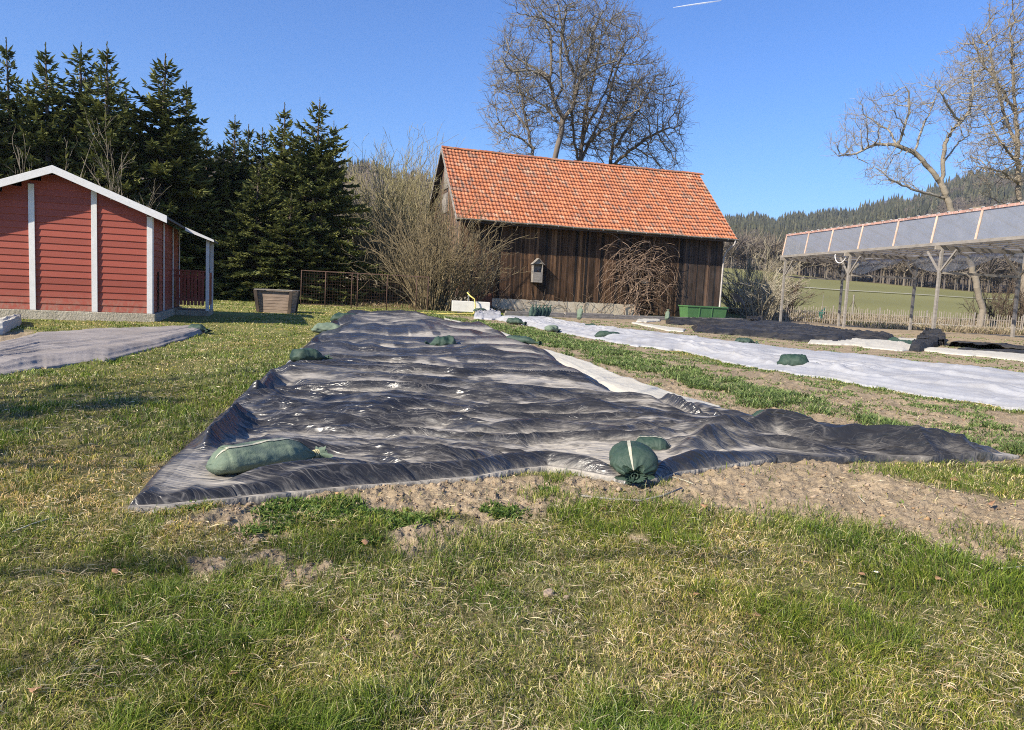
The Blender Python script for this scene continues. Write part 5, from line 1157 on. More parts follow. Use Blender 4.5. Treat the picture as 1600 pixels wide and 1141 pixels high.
# ---------------------------------------------------------------- barn
def barn():
    A = rad(17.0); u = np.array([math.cos(A), math.sin(A)]); v = np.array([-math.sin(A), math.cos(A)])
    E = np.array([-3.32, 40.0]); OV = .75; O = E + OV * v + .40 * u
    ZE, ZR, HD = 4.95, 9.45, 5.0; LW, WW = 16.35, 8.5; SL = (ZR - ZE) / HD
    root = empty('barn', (O[0], O[1], 0), A, 'old dark timber barn with an orange tiled roof', 'barn')
    rng = random.Random(3)
    # foundation
    b = MB(); b.box(-.02, LW - 5.55, -.03, WW, -.3, .72); b.build('foundation', MAT['concrete'], root, bevel=.01)
    b = MB(); b.box(LW - 5.55, LW, .05, WW, -.3, .12); b.build('foundation', MAT['concrete'], root, bevel=.01)
    # board walls: every board a little proud, long or dark
    def board_mat():
        t = Mt('weathered_boards', .85, .15); c = t.attr(); st = t.noise(3, t.co((14, 14, .55)), 6, .7, .4); n = t.noise(1.2, t.co((1, 1, .7)), 5)
        k = t.ramp(st, [(.25, (.35,) * 3), (.75, (1.75,) * 3)]); k2 = t.ramp(n, [(.3, (.6,) * 3), (.7, (1.35,) * 3)])
        t.base(t.mix(t.mix(c, k, 1, 'MULTIPLY'), k2, 1, 'MULTIPLY')); t.bump(st, .6, .02); return t.m
    bm_ = board_mat()
    def bc():
        q = rng.random(); base = (.052, .033, .022) if q < .42 else (.095, .054, .032) if q < .76 else (.155, .088, .048) if q < .88 else (.020, .017, .016)
        k = rng.uniform(.6, 1.1); return tuple(c * k for c in base)
    b = MB(); x = 0.0; DX0, DX1 = 10.95, 12.35
    while x < LW:
        w_ = rng.uniform(.08, .155); zb = .70 if x < LW - 5.6 else .10; b.cc = bc(); j = rng.uniform(0, .018)
        if x > 13.6: b.cc = tuple(c * .9 + .02 for c in b.cc)
        if not (DX0 < x + w_ / 2 < DX1): b.box(x, min(x + w_ - .008, LW), -.03 - j, -.005, zb + rng.uniform(-.02, .05), ZE + OV * SL - .12)
        else: b.box(x, x + w_ - .008, -.03 - j, -.005, 2.28, ZE + OV * SL - .12)
        x += w_
    b.cc = (.015, .012, .01); b.box(.0, LW, .0, .04, .5, ZE + OV * SL - .14)
    # near-black backing sheet, its colour gives the board joints their shade
    b.build('front_wall', bm_, root, col=True)
    def gable(x0, sgn, name):
        b = MB(); y = 0.0
        while y < WW - .02:
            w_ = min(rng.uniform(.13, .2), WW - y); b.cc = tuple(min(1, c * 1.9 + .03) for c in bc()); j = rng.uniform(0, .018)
            zt = lambda yy: ZE + (OV + (yy if yy < WW / 2 else WW - yy)) * SL - .10
            z0, z1 = zt(y), zt(y + w_ - .008); xa, xb = (x0 - .03 - j, x0) if sgn < 0 else (x0, x0 + .03 + j); y1 = y + w_ - .008
            b.hexa([(xa, y, .7), (xb, y, .7), (xb, y1, .7), (xa, y1, .7), (xa, y, z0), (xb, y, z0), (xb, y1, z1), (xa, y1, z1)]); y += w_
        b.cc = (.015, .012, .01); xa, xb = (x0 + .005, x0 + .04) if sgn < 0 else (x0 - .04, x0 - .005)
        zt = ZE + OV * SL - .14; b.add([(xa, .06, .5), (xa, WW - .06, .5), (xa, WW - .06, zt), (xa, WW / 2, ZR - .24), (xa, .06, zt), (xb, .06, .5), (xb, WW - .06, .5), (xb, WW - .06, zt), (xb, WW / 2, ZR - .24), (xb, .06, zt)],
              [(0, 1, 2, 3, 4), (9, 8, 7, 6, 5), (0, 5, 6, 1), (1, 6, 7, 2), (2, 7, 8, 3), (3, 8, 9, 4), (4, 9, 5, 0)])
        b.build(name, bm_, root, col=True)
    gable(0, -1, 'gable_wall'); gable(LW, 1, 'gable_wall')
    b = MB(); b.box(.0, LW, WW, WW + .05, .5, ZE + OV * SL - .1); b.build('rear_wall', MAT['dark_wood'], root)
    # loft hatch in the left gable
    b = MB()
    for k in range(6): b.box(-.085, -.055, 3.62 + k * .2, 3.80 + k * .2, 7.0, 8.35)
    b.build('hatch', MAT['old_wood'], root); b = MB(); b.box(-.09, -.06, 3.5, 5.1, 5.6, 6.75); b.build('hatch', MAT['old_wood'], root)['label'] = 'pale patched boards below the loft hatch'
    # door
    b = MB(); x = DX0 + .04
    while x < DX1 - .1:
        b.cc = tuple(c * .8 for c in bc()); b.box(x, x + .13, -.045, -.012, .14, 2.24); x += .142
    b.cc = (.05, .035, .025); b.box(DX0 + .06, DX1 - .1, -.075, -.047, .55, .68); b.box(DX0 + .06, DX1 - .1, -.075, -.047, 1.75, 1.88)
    d = b.build('door', bm_, root, col=True); b = MB(); b.box(DX0 + .04, DX0 + .5, -.08, -.046, 1.98, 2.22); b.build('patch_panel', MAT['old_wood'], d)
    # roof: deck, tiles, ridge, barge boards
    X0, X1 = -.40, LW + .42; b = MB(); Z = .24
    b.add([(X0, -OV, ZE - Z), (X1, -OV, ZE - Z), (X1, HD - OV, ZR - Z), (X0, HD - OV, ZR - Z), (X0, -OV, ZE - .12), (X1, -OV, ZE - .12), (X1, HD - OV, ZR - .12), (X0, HD - OV, ZR - .12)], [(0, 3, 2, 1), (4, 5, 6, 7), (0, 1, 5, 4), (3, 0, 4, 7), (1, 2, 6, 5)])
    yb = 2 * HD - OV
    b.add([(X0, yb, ZE - Z), (X1, yb, ZE - Z), (X1, HD - OV, ZR - Z), (X0, HD - OV, ZR - Z), (X0, yb, ZE - .12), (X1, yb, ZE - .12), (X1, HD - OV, ZR - .12), (X0, HD - OV, ZR - .12)], [(0, 1, 2, 3), (4, 7, 6, 5), (0, 4, 5, 1), (3, 7, 4, 0), (1, 5, 6, 2)])
    roof = b.build('roof', MAT['dark_wood'], root)
    rg = np.random.default_rng(9); sl = math.hypot(HD, ZR - ZE); nrow, ncol = 19, 82; tw_ = (X1 - X0) / ncol; ex = sl / nrow
    nx = 7; s_ = np.linspace(0, 1, nx); prof = .022 * np.sin(s_ * 2 * PI) + .012 * (s_ > .85)
    Vs, Cs = [], []; cs, sn = HD / sl, (ZR - ZE) / sl
    pal = np.array([(.54, .20, .095), (.49, .175, .082), (.57, .23, .12), (.43, .17, .095), (.52, .29, .18), (.33, .18, .12)])
    for side in (0, 1):
        for r in range(nrow):
            lum = fbm(np.arange(ncol) * .35, np.full(ncol, r * .55 + side * 40), 3, 71)
            for c in range(ncol):
                k = rg.choice(6, p=[.38, .26, .14, .12, .03, .07] if lum[c] < .56 else [.20, .20, .12, .20, .08, .20]); cc = pal[k] * rg.uniform(.85, 1.12)
                x = X0 + (c + s_) * tw_ + rg.normal(0, .003); lift = rg.uniform(0, .008); t0, t1 = r * ex - .05, (r + 1) * ex
                for tt, hh, lo in ((t0, .085 + lift, 0), (t1, .010, 0)):
                    h = hh + prof; y = -OV + tt * cs - h * sn; z = ZE - .06 + tt * sn + h * cs
                    if side: y = 2 * (HD - OV) - y
                    Vs.append(np.stack([x, y, z], 1)); Cs.append(np.tile(cc, (nx, 1)))
                h = .018 + lift + prof; y = -OV + t0 * cs - h * sn; z = ZE - .06 + t0 * sn + h * cs
                if side: y = 2 * (HD - OV) - y
                Vs.append(np.stack([x, y, z], 1)); Cs.append(np.tile(cc * .8, (nx, 1)))
    V = np.concatenate(Vs); sag = lambda xx: .05 * np.sin(PI * np.clip((xx - X0) / (X1 - X0), 0, 1)) ** 1.3 + .012 * np.sin(xx * 1.9); V[:, 2] -= sag(V[:, 0]); n = nrow * ncol * 2; i = np.arange(nx - 1)
    fA = np.stack([i, i + 1, i + nx + 1, i + nx], 1); fB = np.stack([i + 2 * nx, i + 2 * nx + 1, i + 1, i], 1); f = np.concatenate([fA, fB])
    t = Mt('clay_tiles', .8, .2); c = t.attr(); nn = t.noise(3, t.co(), 6, .65); n3 = t.noise(25, t.co(), 4, .7); n5 = t.noise(.8, t.co((1, 1, 1)), 4, .6)
    c = t.mix(c, (.16, .10, .075), t.ramp(nn, [(.50, (0, 0, 0)), (.70, (.6,) * 3)])); c = t.mix(c, (.46, .30, .21), t.ramp(n3, [(.62, (0, 0, 0)), (.78, (.25,) * 3)])); c = t.mix(c, (.33, .17, .10), t.ramp(n5, [(.5, (0,) * 3), (.75, (.45,) * 3)]))
    t.base(c); t.bump(n3, .3, .01)
    MAT['clay'] = t.m
    npmesh('roof_tiles', V, [(np.arange(n)[:, None, None] * 3 * nx + f[None]).reshape(-1, 4)], t.m, root, np.concatenate(Cs), smooth=False)
    b = MB(); k = 0; x = X0
    while x < X1 - .05:
        l = .38; cc = pal[rg.choice(6)]; b.cc = tuple(cc * .8); n_ = 9; yc, zc = HD - OV, ZR - .05
        vs = []
        for xx, rr_ in ((x, .135), (x + l + .04, .115)):
            for q in range(n_): a = PI * q / (n_ - 1); vs.append((xx, yc + rr_ * 1.15 * math.cos(a), zc + rr_ * math.sin(a) - .02))
        b.add(vs, [(q, q + 1, n_ + q + 1, n_ + q) for q in range(n_ - 1)] + [tuple(range(n_))[::-1]]); x += l
    b.v = [(p[0], p[1], p[2] - float(sag(p[0]))) for p in b.v]
    b.build('ridge_tiles', t.m, root, col=True)
    for xs in (X0 - .035, X1 + .005):
        b = MB()
        for sg in (0, 1):
            f_ = lambda y: y if not sg else 2 * (HD - OV) - y
            b.hexa([(xs, f_(-OV - .05), ZE - .30), (xs + .03, f_(-OV - .05), ZE - .30), (xs + .03, f_(HD - OV), ZR - .26), (xs, f_(HD - OV), ZR - .26), (xs, f_(-OV - .05), ZE - .03), (xs + .03, f_(-OV - .05), ZE - .03), (xs + .03, f_(HD - OV), ZR + .01), (xs, f_(HD - OV), ZR + .01)])
        b.build('barge_board', MAT['old_wood'], root)
    # gutter and down pipe
    b = MB(); n_ = 8; vs = []; xs = np.linspace(X0 - .05, X1 + .1, 24)
    for xx in xs:
        sag = .015 * math.sin(xx * 1.7)
        for q in range(n_): a = PI + PI * q / (n_ - 1); vs.append((xx, -OV - .09 + .08 * math.cos(a), ZE - .06 + sag + .08 * math.sin(a)))
        for q in range(n_): a = 2 * PI - PI * q / (n_ - 1); vs.append((xx, -OV - .09 + .072 * math.cos(a), ZE - .055 + sag + .072 * math.sin(a)))
    m = 2 * n_; fs = [(i * m + q, i * m + (q + 1) % m, (i + 1) * m + (q + 1) % m, (i + 1) * m + q) for i in range(len(xs) - 1) for q in range(m)]
    b.add(vs, fs + [tuple(range(m))[::-1]]); gt = b.build('gutter', simple('gutter_zinc', (.22, .20, .16), .6, .3, 5, .2, spec=.5), root, smooth=True)
    b = MB()
    for xx in np.arange(X0 + .3, X1, .9): b.box(xx, xx + .03, -OV - .175, -OV - .01, ZE - .15, ZE - .14 + .004); b.box(xx, xx + .03, -OV - .178, -OV - .172, ZE - .15, ZE - .05)
    b.build('gutter_bracket', MAT['gray_metal'], gt)
    b = MB(); b.tube([(LW + .3, -OV - .09, ZE - .13), (LW + .3, -OV - .05, ZE - .35), (LW + .12, -.3, ZE - .75), (LW + .08, -.10, ZE - 1.1), (LW + .06, -.09, 3), (LW + .05, -.09, 1.5), (LW + .04, -.09, .75), (LW - .02, -.2, .6), (LW - .35, -.4, .42)], .055, 10)
    b.build('down_pipe', simple('pipe_pale', (.42, .38, .34), .6, .25, 5, .2), root, smooth=True)
    # little gabled niche box hung on the boards
    def local(px, py, yl):
        d = ray(px, py); nrm = np.array([v[0], v[1], 0]); P0 = np.array([*(O + v * yl), 0]); cp = np.array([0, 0, CAMZ]); t_ = nrm.dot(P0 - cp) / nrm.dot(d); p = cp + d * t_
        q = p[:2] - O; return float(q.dot(u)), float(p[2])
    def wl(x, y, z): q = O + u * x + v * y; return (float(q[0]), float(q[1]), z)
    xa, za = local(832, 441, -.35); xb, zt = local(848, 405, -.35); w_ = .56; x0 = xa
    r2 = empty('niche_box', wl(x0, -.04, za), A, 'small weathered gabled box with an open niche hung on the barn', 'niche box')
    b = MB(); hh = zt - za - .28; b.box(0, w_, -.36, 0, 0, .03); b.box(0, .03, -.36, 0, .032, hh); b.box(w_ - .03, w_, -.36, 0, .032, hh); b.box(.031, w_ - .031, -.03, -.001, .032, hh + .1); b.box(.031, w_ - .031, -.36, -.335, .032, hh * .55); b.build('box', MAT['old_wood'], r2)
    b = MB(); b.add([(0, -.33, hh), (w_, -.33, hh), (w_ / 2, -.33, hh + .27), (0, -.35, hh), (w_, -.35, hh), (w_ / 2, -.35, hh + .27), ], [(0, 1, 2), (5, 4, 3), (0, 3, 4, 1), (1, 4, 5, 2), (2, 5, 3, 0)]); b.build('pediment', MAT['old_wood'], r2)
    b = MB(); b.bar((-.07, -.2, hh - .04), (w_ / 2 + .01, -.2, hh + .31), .46, .025, up=(0, 0, 1)); b.bar((w_ + .07, -.2, hh - .04), (w_ / 2 - .01, -.2, hh + .31), .46, .025); b.build('roof', MAT['old_wood'], r2)
    b = MB(); b.tube([(w_ / 2, -.2, .1), (w_ / 2, -.2, .42), (w_ / 2 + .03, -.2, .6), (w_ / 2 + .02, -.2, .7)], [.09, .07, .05, .045], 8); b.build('figure', MAT['rusty_metal'], r2, smooth=True)
    # vine tangle
    rg = np.random.default_rng(44); pos, par, rr = [], [], []
    def add(p, q, r): pos.append(np.array(p, float)); par.append(q); rr.append(r); return len(pos) - 1
    vx = local(995, 470, -.2)[0]
    for k in range(10):
        q = add((vx + rg.normal(0, .45), -.12, 0), -1, .035); p = pos[-1].copy()
        for s_ in range(14):
            p = p + np.array([rg.normal(0, .12), rg.normal(0, .03), .27]); p[1] = min(-.08, max(-.45, p[1])); q = add(p, q, .03 * (1 - s_ / 22))
    ns = len(pos)
    for k in range(210):
        i = rg.integers(12, ns) if k < 120 else rg.integers(12, len(pos)); p = pos[i].copy(); q = i
        if p[2] < 1.2 and rg.random() < .6: continue
        a = rg.uniform(0, PI) ; dv = np.array([math.cos(a) * 1.0, -.15, abs(math.sin(a))]); n_ = rg.integers(12, 26); bend = rg.normal(0, .10)
        for s_ in range(n_):
            dv = dv + np.array([rg.normal(0, .12) + bend * dv[2], rg.normal(0, .10), -.11 - .03 * rg.random()]); dv[1] -= .35 * (p[1] + .3); dv /= np.linalg.norm(dv)
            p = p + dv * rg.uniform(.10, .16); p[1] = min(-.07, max(-.9, p[1])); p[2] = min(p[2], 4.72)
            if p[2] < .15 or abs(p[0] - vx) > 2.7: break
            q = add(p, q, max(.007, .016 * (1 - s_ / n_)))
    P = np.array(pos); r3 = empty('climbing_vine', wl(vx, 0, 0), A, 'bare brown climbing vine tangled over the barn boards', 'vine'); P[:, 0] -= vx
    skin('stems', P, np.array(par), np.array(rr), 'bark', r3, None, colfn=lambda p, r: np.array((.34, .24, .17))[None] * rg.uniform(.6, 1.3, (len(r), 1)), thin=.02)
    # thin dry vine over the foundation
    pos.clear(); par.clear(); rr.clear()
    for k in range(46):
        x = rg.uniform(.8, 9.5); q = add((x, -.06, 0), -1, .012); p = pos[-1].copy(); a = rg.uniform(.3, 2.8); dv = np.array([math.cos(a), -.05, math.sin(a)])
        for s_ in range(rg.integers(6, 14)):
            dv = dv + np.array([rg.normal(0, .3), rg.normal(0, .05), rg.normal(-.05, .2)]); dv /= np.linalg.norm(dv); p = p + dv * .14; p[1] = min(-.05, max(-.2, p[1])); p[2] = max(.03, p[2]); q = add(p, q, .008)
    r4 = empty('creeper', wl(0, 0, 0), A, 'thin dry creeper stems over the pale barn foundation', 'creeper'); skin('stems', np.array(pos), np.array(par), np.array(rr), 'bark', r4, (.26, .19, .13))
    return wl, local, A
WL, LOCAL, BA = barn()

# ---------------------------------------------------------------- red shed
def shed():
    A = rad(18.0); O = (-8.65, 17.6); HW = 1.93; root = empty('garden_shed', (*O, 0), A, 'red lap boarded shed with white trim and gabled roof', 'shed')
    u = np.array([math.cos(A), math.sin(A)]); v = np.array([-math.sin(A), math.cos(A)])
    D, ZP, ZW, SLP = 5.2, .20, 2.47, .40; D1 = 3.7
    t = Mt('red_boards', .55, .35); c = t.attr(); st = t.noise(2.5, t.co((1.2, 1.2, 22)), 6, .7); n2 = t.noise(3, t.co((2, 2, 9)), 6, .7)
    cc = t.mix((.37, .088, .052), (.28, .060, .038), st); cc = t.mix(cc, (.55, .33, .28), t.ramp(n2, [(.66, (0,) * 3), (.80, (.55,) * 3)]))
    sz = t.n('SeparateXYZ'); t.lk(t.co(), sz.inputs[0]); zf = t.ramp(t.math('SUBTRACT', .62, sz.outputs[2]), [(.0, (0,) * 3), (.42, (.75,) * 3)])
    sp_ = t.math('MULTIPLY', zf, t.ramp(t.noise(11, t.co((1, 1, .8)), 6, .75), [(.42, (0,) * 3), (.62, (1,) * 3)]))
    t.base(t.mix(t.mix(cc, c, 1, 'MULTIPLY'), (.30, .21, .15), sp_)); t.bump(st, .25, .01); red = t.m
    rng = random.Random(6)
    def siding(L, top, put, name, ex=.152):
        b = MB(); z = ZP
        while z < 3.6:
            z1 = z + ex; x0, x1 = top(z + ex * .2, z1); 
            if x1 - x0 < .05: break
            k = rng.uniform(.82, 1.12); b.cc = (k, k, k); zt = min(z1, 9)
            P = [(0, .019), (.008, .022), (.024, .020), (ex * .80, .008), (ex + .012, .004)]; vs = []
            for xx in (x0, x1):
                for dz, dy in P: vs.append(put(xx, -dy, z + dz))
                vs.append(put(xx, .012, z + ex + .012)); vs.append(put(xx, .012, z))
            m = len(P) + 2; b.add(vs, [(i, i + m, (i + 1) % m + m, (i + 1) % m) for i in range(m)] + [tuple(range(m)), tuple(range(m, 2 * m))[::-1]]); z += ex
        return b.build(name, red, root, col=True)
    gx = lambda z: (-2 * HW + max(0, (z - ZW)) / SLP, -max(0, (z - ZW)) / SLP)
    siding(0, lambda z0, z1: gx(z0), lambda x, y, z: (x, y, z), 'front_wall')
    siding(0, lambda z0, z1: (0.02, D) if z1 < ZW + .05 else (0, 0), lambda x, y, z: (-y, x, z), 'side_wall')
    siding(0, lambda z0, z1: (0.02, D) if z1 < ZW + .05 else (0, 0), lambda x, y, z: (-2 * HW + y, x, z), 'side_wall')
    b = MB(); b.box(-2 * HW, 0, D, D + .04, ZP, ZW); b.build('rear_wall', MAT['dark_wood'], root)
    # white trim boards
    for x in (-.0, -1.24, -2.49, -2 * HW):
        zt = min(ZW + 1 * (min(-x, 2 * HW + x)) * SLP, 9) ; w_ = .12
        b = MB(); x0 = x - w_ + .04 if x == 0 else x; b.hexa([(x0, -.055, ZP), (x0 + w_, -.055, ZP), (x0 + w_, -.031, ZP), (x0, -.031, ZP), (x0, -.055, zt), (x0 + w_, -.055, zt), (x0 + w_, -.031, zt), (x0, -.031, zt)]); b.build('trim_board', MAT['white_paint'], root, bevel=.003)
    for y in (-.029, 1.8, D1 - .06, D - .1):
        b = MB(); b.box(.031, .052, y, y + .10, ZP, ZW - .02); b.build('trim_board', MAT['white_paint'], root, bevel=.003)
    # red drain board on the side wall
    b = MB(); b.box(.031, .05, .85, .97, ZP, 1.2); b.build('red_post', red, root)
    # plinth
    t2 = Mt('rough_concrete', .95, .1); n1 = t2.noise(2, None, 5); n2 = t2.noise(16, None, 6, .7); t2.base(t2.mix(t2.ramp(n1, [(.3, (.34, .30, .23)), (.7, (.50, .45, .35))]), (.28, .25, .19), t2.ramp(n2, [(.55, (0,) * 3), (.7, (.7,) * 3)]))); t2.bump(n2, 1.0, .05)
    b = MB(); b.box(-2 * HW - .02, .10, -.07, D + .1, -.3, ZP - .004); b.build('plinth', t2.m, root, bevel=.015)
    b = MB(); b.box(.101, 1.0, D1, D + .1, -.3, ZP - .05); b.build('porch_floor', t2.m, root, bevel=.015)
    # roof: two slabs, right one runs out over the porch
    OH, OF = .36, .34; zr = ZW + HW * SLP + .12; T = .055
    def slab(name, x0, z0, x1, z1, y0, y1, mat):
        b = MB(); b.hexa([(x0, y0, z0), (x1, y0, z1), (x1, y1, z1), (x0, y1, z0), (x0, y0, z0 + T), (x1, y0, z1 + T), (x1, y1, z1 + T), (x0, y1, z0 + T)]); return b.build(name, mat, root)
    xr = -HW
    slab('roof', xr, zr, OH, zr - (OH + HW) * SLP, -OF, D + .2, MAT['roof_felt']); slab('roof', xr - HW - OH, zr - (OH + HW) * SLP, xr - .002, zr, -OF, D + .2, MAT['roof_felt'])
    slab('porch_roof', OH + .004, zr - (OH + HW + .004) * SLP, OH + .75, zr - (OH + HW + .75) * SLP, D1 - .25, D + .2, MAT['roof_felt'])
    # soffit boards light underneath + barge boards
    for sg in (1, -1):
        b = MB(); x0 = xr; x1 = xr + sg * (HW + OH + .03); z0, z1 = zr + T + .01, zr + T + .01 - (HW + OH + .03) * SLP
        v_ = [(x0, -OF - .03, z0 - .17), (x1, -OF - .03, z1 - .17), (x1, -OF - .002, z1 - .17), (x0, -OF - .002, z0 - .17), (x0, -OF - .03, z0), (x1, -OF - .03, z1), (x1, -OF - .002, z1), (x0, -OF - .002, z0)]
        if sg < 0: v_ = [v_[1], v_[0], v_[3], v_[2], v_[5], v_[4], v_[7], v_[6]]
        b.hexa(v_); b.build('barge_board', MAT['white_paint'], root, bevel=.004)
    b = MB(); xa, xb = OH + .02, OH + .77; za, zb = zr - (OH + HW) * SLP + .045, zr - (OH + HW + .77) * SLP + .045; y = D1 - .28
    b.hexa([(xa, y, za - .10), (xb, y, zb - .06), (xb, y + .025, zb - .06), (xa, y + .025, za - .10), (xa, y, za), (xb, y, zb), (xb, y + .025, zb), (xa, y + .025, za)]); b.build('barge_board', MAT['white_paint'], root)
    b = MB(); b.box(.90, .99, D1, D1 + .09, ZP - .05, zr - (HW + .95) * SLP - .01); b.build('porch_post', MAT['white_paint'], root, bevel=.004)
    b = MB(); b.box(.90, .99, D, D + .09, ZP - .05, zr - (HW + .95) * SLP - .01); b.build('porch_post', MAT['white_paint'], root, bevel=.004)
    # railing of red slats across the porch front and side
    b = MB(); b.cc = (.8, .8, .8)
    for x in np.arange(.12, .88, .095): b.box(x, x + .075, D1 + .02, D1 + .04, .30, 1.26)
    b.box(.06, .90, D1 + .042, D1 + .07, .42, .50); b.box(.06, .90, D1 + .042, D1 + .07, 1.08, 1.16); b.box(.06, .90, D1 - .01, D1 + .075, 1.262, 1.30); b.build('railing', red, root, col=True)
    b = MB(); b.cc = (.8, .8, .8)
    for y in np.arange(D1 + .15, D - .1, .095): b.box(.935, .955, y, y + .075, .30, 1.26)
    b.box(.905, .933, D1 + .1, D, .42, .50); b.box(.905, .933, D1 + .1, D, 1.08, 1.16); b.build('railing', red, root, col=True)
shed()

# ---------------------------------------------------------------- canopy on posts
def canopy():
    y0, y1 = 44.0, 17.5; P0 = np.array([15.7, 44.0]); dr = np.array([2.5, -17.7]); dr /= np.linalg.norm(dr); pr = np.array([-dr[1], dr[0]])
    if pr[0] < 0: pr = -pr
    ang = math.atan2(dr[1], dr[0]); root = empty('canopy_frame', (P0[0], P0[1], 0), ang, 'raised timber frame with a lean-to roof of cloudy plastic panels on posts', 'canopy')
    # local x runs towards the camera; local y: + is left side seen from the frame => rear row at local y = s*3.75
    s = 1 if np.dot(np.array([-dr[1], dr[0]]), pr) > 0 else -1
    Wd, ZB, ZT, ZRr, Ln = 3.75, 3.90, 5.22, 3.75, 26.5
    wood = simple('gray_timber', (.25, .225, .195), .85, .25, 2.5, .4, vec=(1, 1, 4), dirt=(.18, .16, .13)); wood2 = simple('pale_batten', (.56, .40, .30), .75, .2, 3, .3)
    dark = simple('shaded_timber', (.27, .235, .19), .85, .3, 2.5, .4)
    tp = Mt('cloudy_plastic', .22, .5); n = tp.noise(1.1, tp.co((1, 1, 1)), 5, .6); n2 = tp.noise(9, tp.co((1, 1, 3)), 5, .7)
    tr = tp.n('BsdfTransparent'); tr.inputs[0].default_value = (.88, .90, .95, 1); mx = tp.n('MixShader'); f = tp.ramp(tp.math('ADD', tp.math('MULTIPLY', n, .6), tp.math('MULTIPLY', n2, .4)), [(.3, (.30,) * 3), (.7, (.48,) * 3)])
    tl = tp.n('BsdfTranslucent'); tl.inputs[0].default_value = (.58, .60, .64, 1); m2 = tp.n('MixShader'); m2.inputs[0].default_value = .35
    tp.base((.44, .46, .50)); tp.lk(tp.p.outputs[0], m2.inputs[1]); tp.lk(tl.outputs[0], m2.inputs[2]); tp.lk(f, mx.inputs[0]); tp.lk(tr.outputs[0], mx.inputs[1]); tp.lk(m2.outputs[0], mx.inputs[2]); tp.lk(mx.outputs[0], tp.out.inputs[0]); plas = tp.m
    for i in range(4):
        x = i * 6.5 + .05
        for yy, row in ((0.06, 0), (s * Wd, 1)):
            wx = P0[0] + dr[0] * x + (pr[0]) * abs(yy); wy = P0[1] + dr[1] * x + pr[1] * abs(yy); zg = float(gz(wx, wy)) - .25
            b = MB(); lean = .05 * math.sin(i * 3 + row); b.bar((x + lean, yy, zg), (x, yy, ZB - .17), 0.115, .115); b.build('post', wood, root, bevel=.008)
            b = MB()
            for sg in (-1, 1):
                if i == 0 and sg < 0: continue
                b.bar((x + sg * .06, yy, ZB - 1.05), (x + sg * .85, yy, ZB - .22), .055, .075)
            b.bar((x, yy - s * .0 + (s * .07 if row == 0 else -s * .07), ZB - 1.0), (x, yy + (s * .8 if row == 0 else -s * .8), ZB - .22), .055, .075); b.build('brace', wood if row == 0 else dark, root)
        b = MB(); b.bar((x, -s * .25, ZB - .10), (x, s * (Wd + .3), ZB - .10), .08, .16); b.build('cross_beam', dark, root)
        b = MB(); b.bar((x + .09, s * .15, ZB - 1.12), (x + .09, s * (Wd - .05), ZB - 1.12), .04, .10); b.build('tie_rail', dark, root)
    b = MB(); b.bar((-.35, -s * .02, ZB + .055), (Ln, -s * .02, ZB + .055), .12, .13); b.build('front_beam', wood, root, bevel=.006)
    b = MB(); b.bar((-.35, s * Wd, ZB + .055), (Ln, s * Wd, ZB + .055), .12, .13); b.build('rear_beam', dark, root)
    b = MB()
    for k, yy in enumerate((.6, 1.3, 2.1, 2.9)): b.bar((-.1, s * yy, ZB + .02), (Ln, s * yy, ZB + .02), .1, .05)
    b.build('purlin', dark, root)
    # glazed front: battens and film
    off = s * .22; b = MB(); b.add([(-.35, s * .045, ZB + .13), (Ln, s * .045, ZB + .13), (Ln, off, ZT - .03), (-.35, off, ZT - .03)], [(0, 1, 2, 3)]); fp = b.build('front_film', plas, root)
    so_ = fp.modifiers.new('t', 'SOLIDIFY'); so_.thickness = .006
    b = MB(); b.add([(-.35, off, ZT + .02), (Ln, off, ZT + .02), (Ln, s * (Wd + .35), ZRr), (-.35, s * (Wd + .35), ZRr)], [(0, 1, 2, 3)]); fp = b.build('roof_film', plas, root); so_ = fp.modifiers.new('t', 'SOLIDIFY'); so_.thickness = .006
    b = MB(); b.add([(-.352, s * .05, ZB + .13), (-.352, off, ZT), (-.352, s * (Wd + .3), ZRr - .02), (-.352, s * Wd, ZB - .2)], [(0, 1, 2, 3)])
    # battens
    xs = [-.3, 2.2, 4.6, 7.2, 9.9, 12.4, 14.9, 17.4, 19.9, 22.4, 25.2]
    for xx in xs:
        b = MB(); b.bar((xx, s * .02, ZB + .135), (xx, off - s * .03, ZT - .04), .10, .03, up=(0, 1, 0)); b.build('batten', wood2, root)
        b = MB(); b.bar((xx, off, ZT - .04), (xx, s * (Wd + .3), ZRr - .06), .05, .08); b.build('rafter', dark, root)
    for xx in np.arange(.9, Ln, 1.25):
        if min(abs(xx - q) for q in xs) > .3: b = MB(); b.bar((xx, off, ZT - .05), (xx, s * (Wd + .3), ZRr - .07), .04, .06); b.build('rafter', dark, root)
    b = MB(); b.bar((-.36, off - s * .035, ZT + .0), (Ln, off - s * .035, ZT + .0), .035, .10); b.build('top_rail', simple('red_brown_rail', (.42, .24, .19), .7, .35, 2, .3, dirt=(.6, .55, .5)), root)
    b = MB()
    for xx in np.arange(0, Ln, .62): b.tube([(xx, off - s * .08, ZT + .05), (xx + .05, off + s * .02, ZT + .07)], .035, 6)
    b.build('clip', MAT['gray_metal'], root)
    # slack film hanging below the rear edge
    nu, nv = 120, 8; V = []
    for j in range(nv):
        for i in range(nu):
            xx = 1 + 22 * i / (nu - 1); drop = (.15 + .55 * abs(math.sin(xx * .48 + .4)) ** 1.5) * j / (nv - 1); V.append((xx, s * (Wd - .35 + .2 * math.sin(xx * 1.3) * j / nv), ZB - .15 - drop))
    o = npmesh('hanging_film', V, [grid_faces(nv, nu)], plas, root, None, smooth=True)
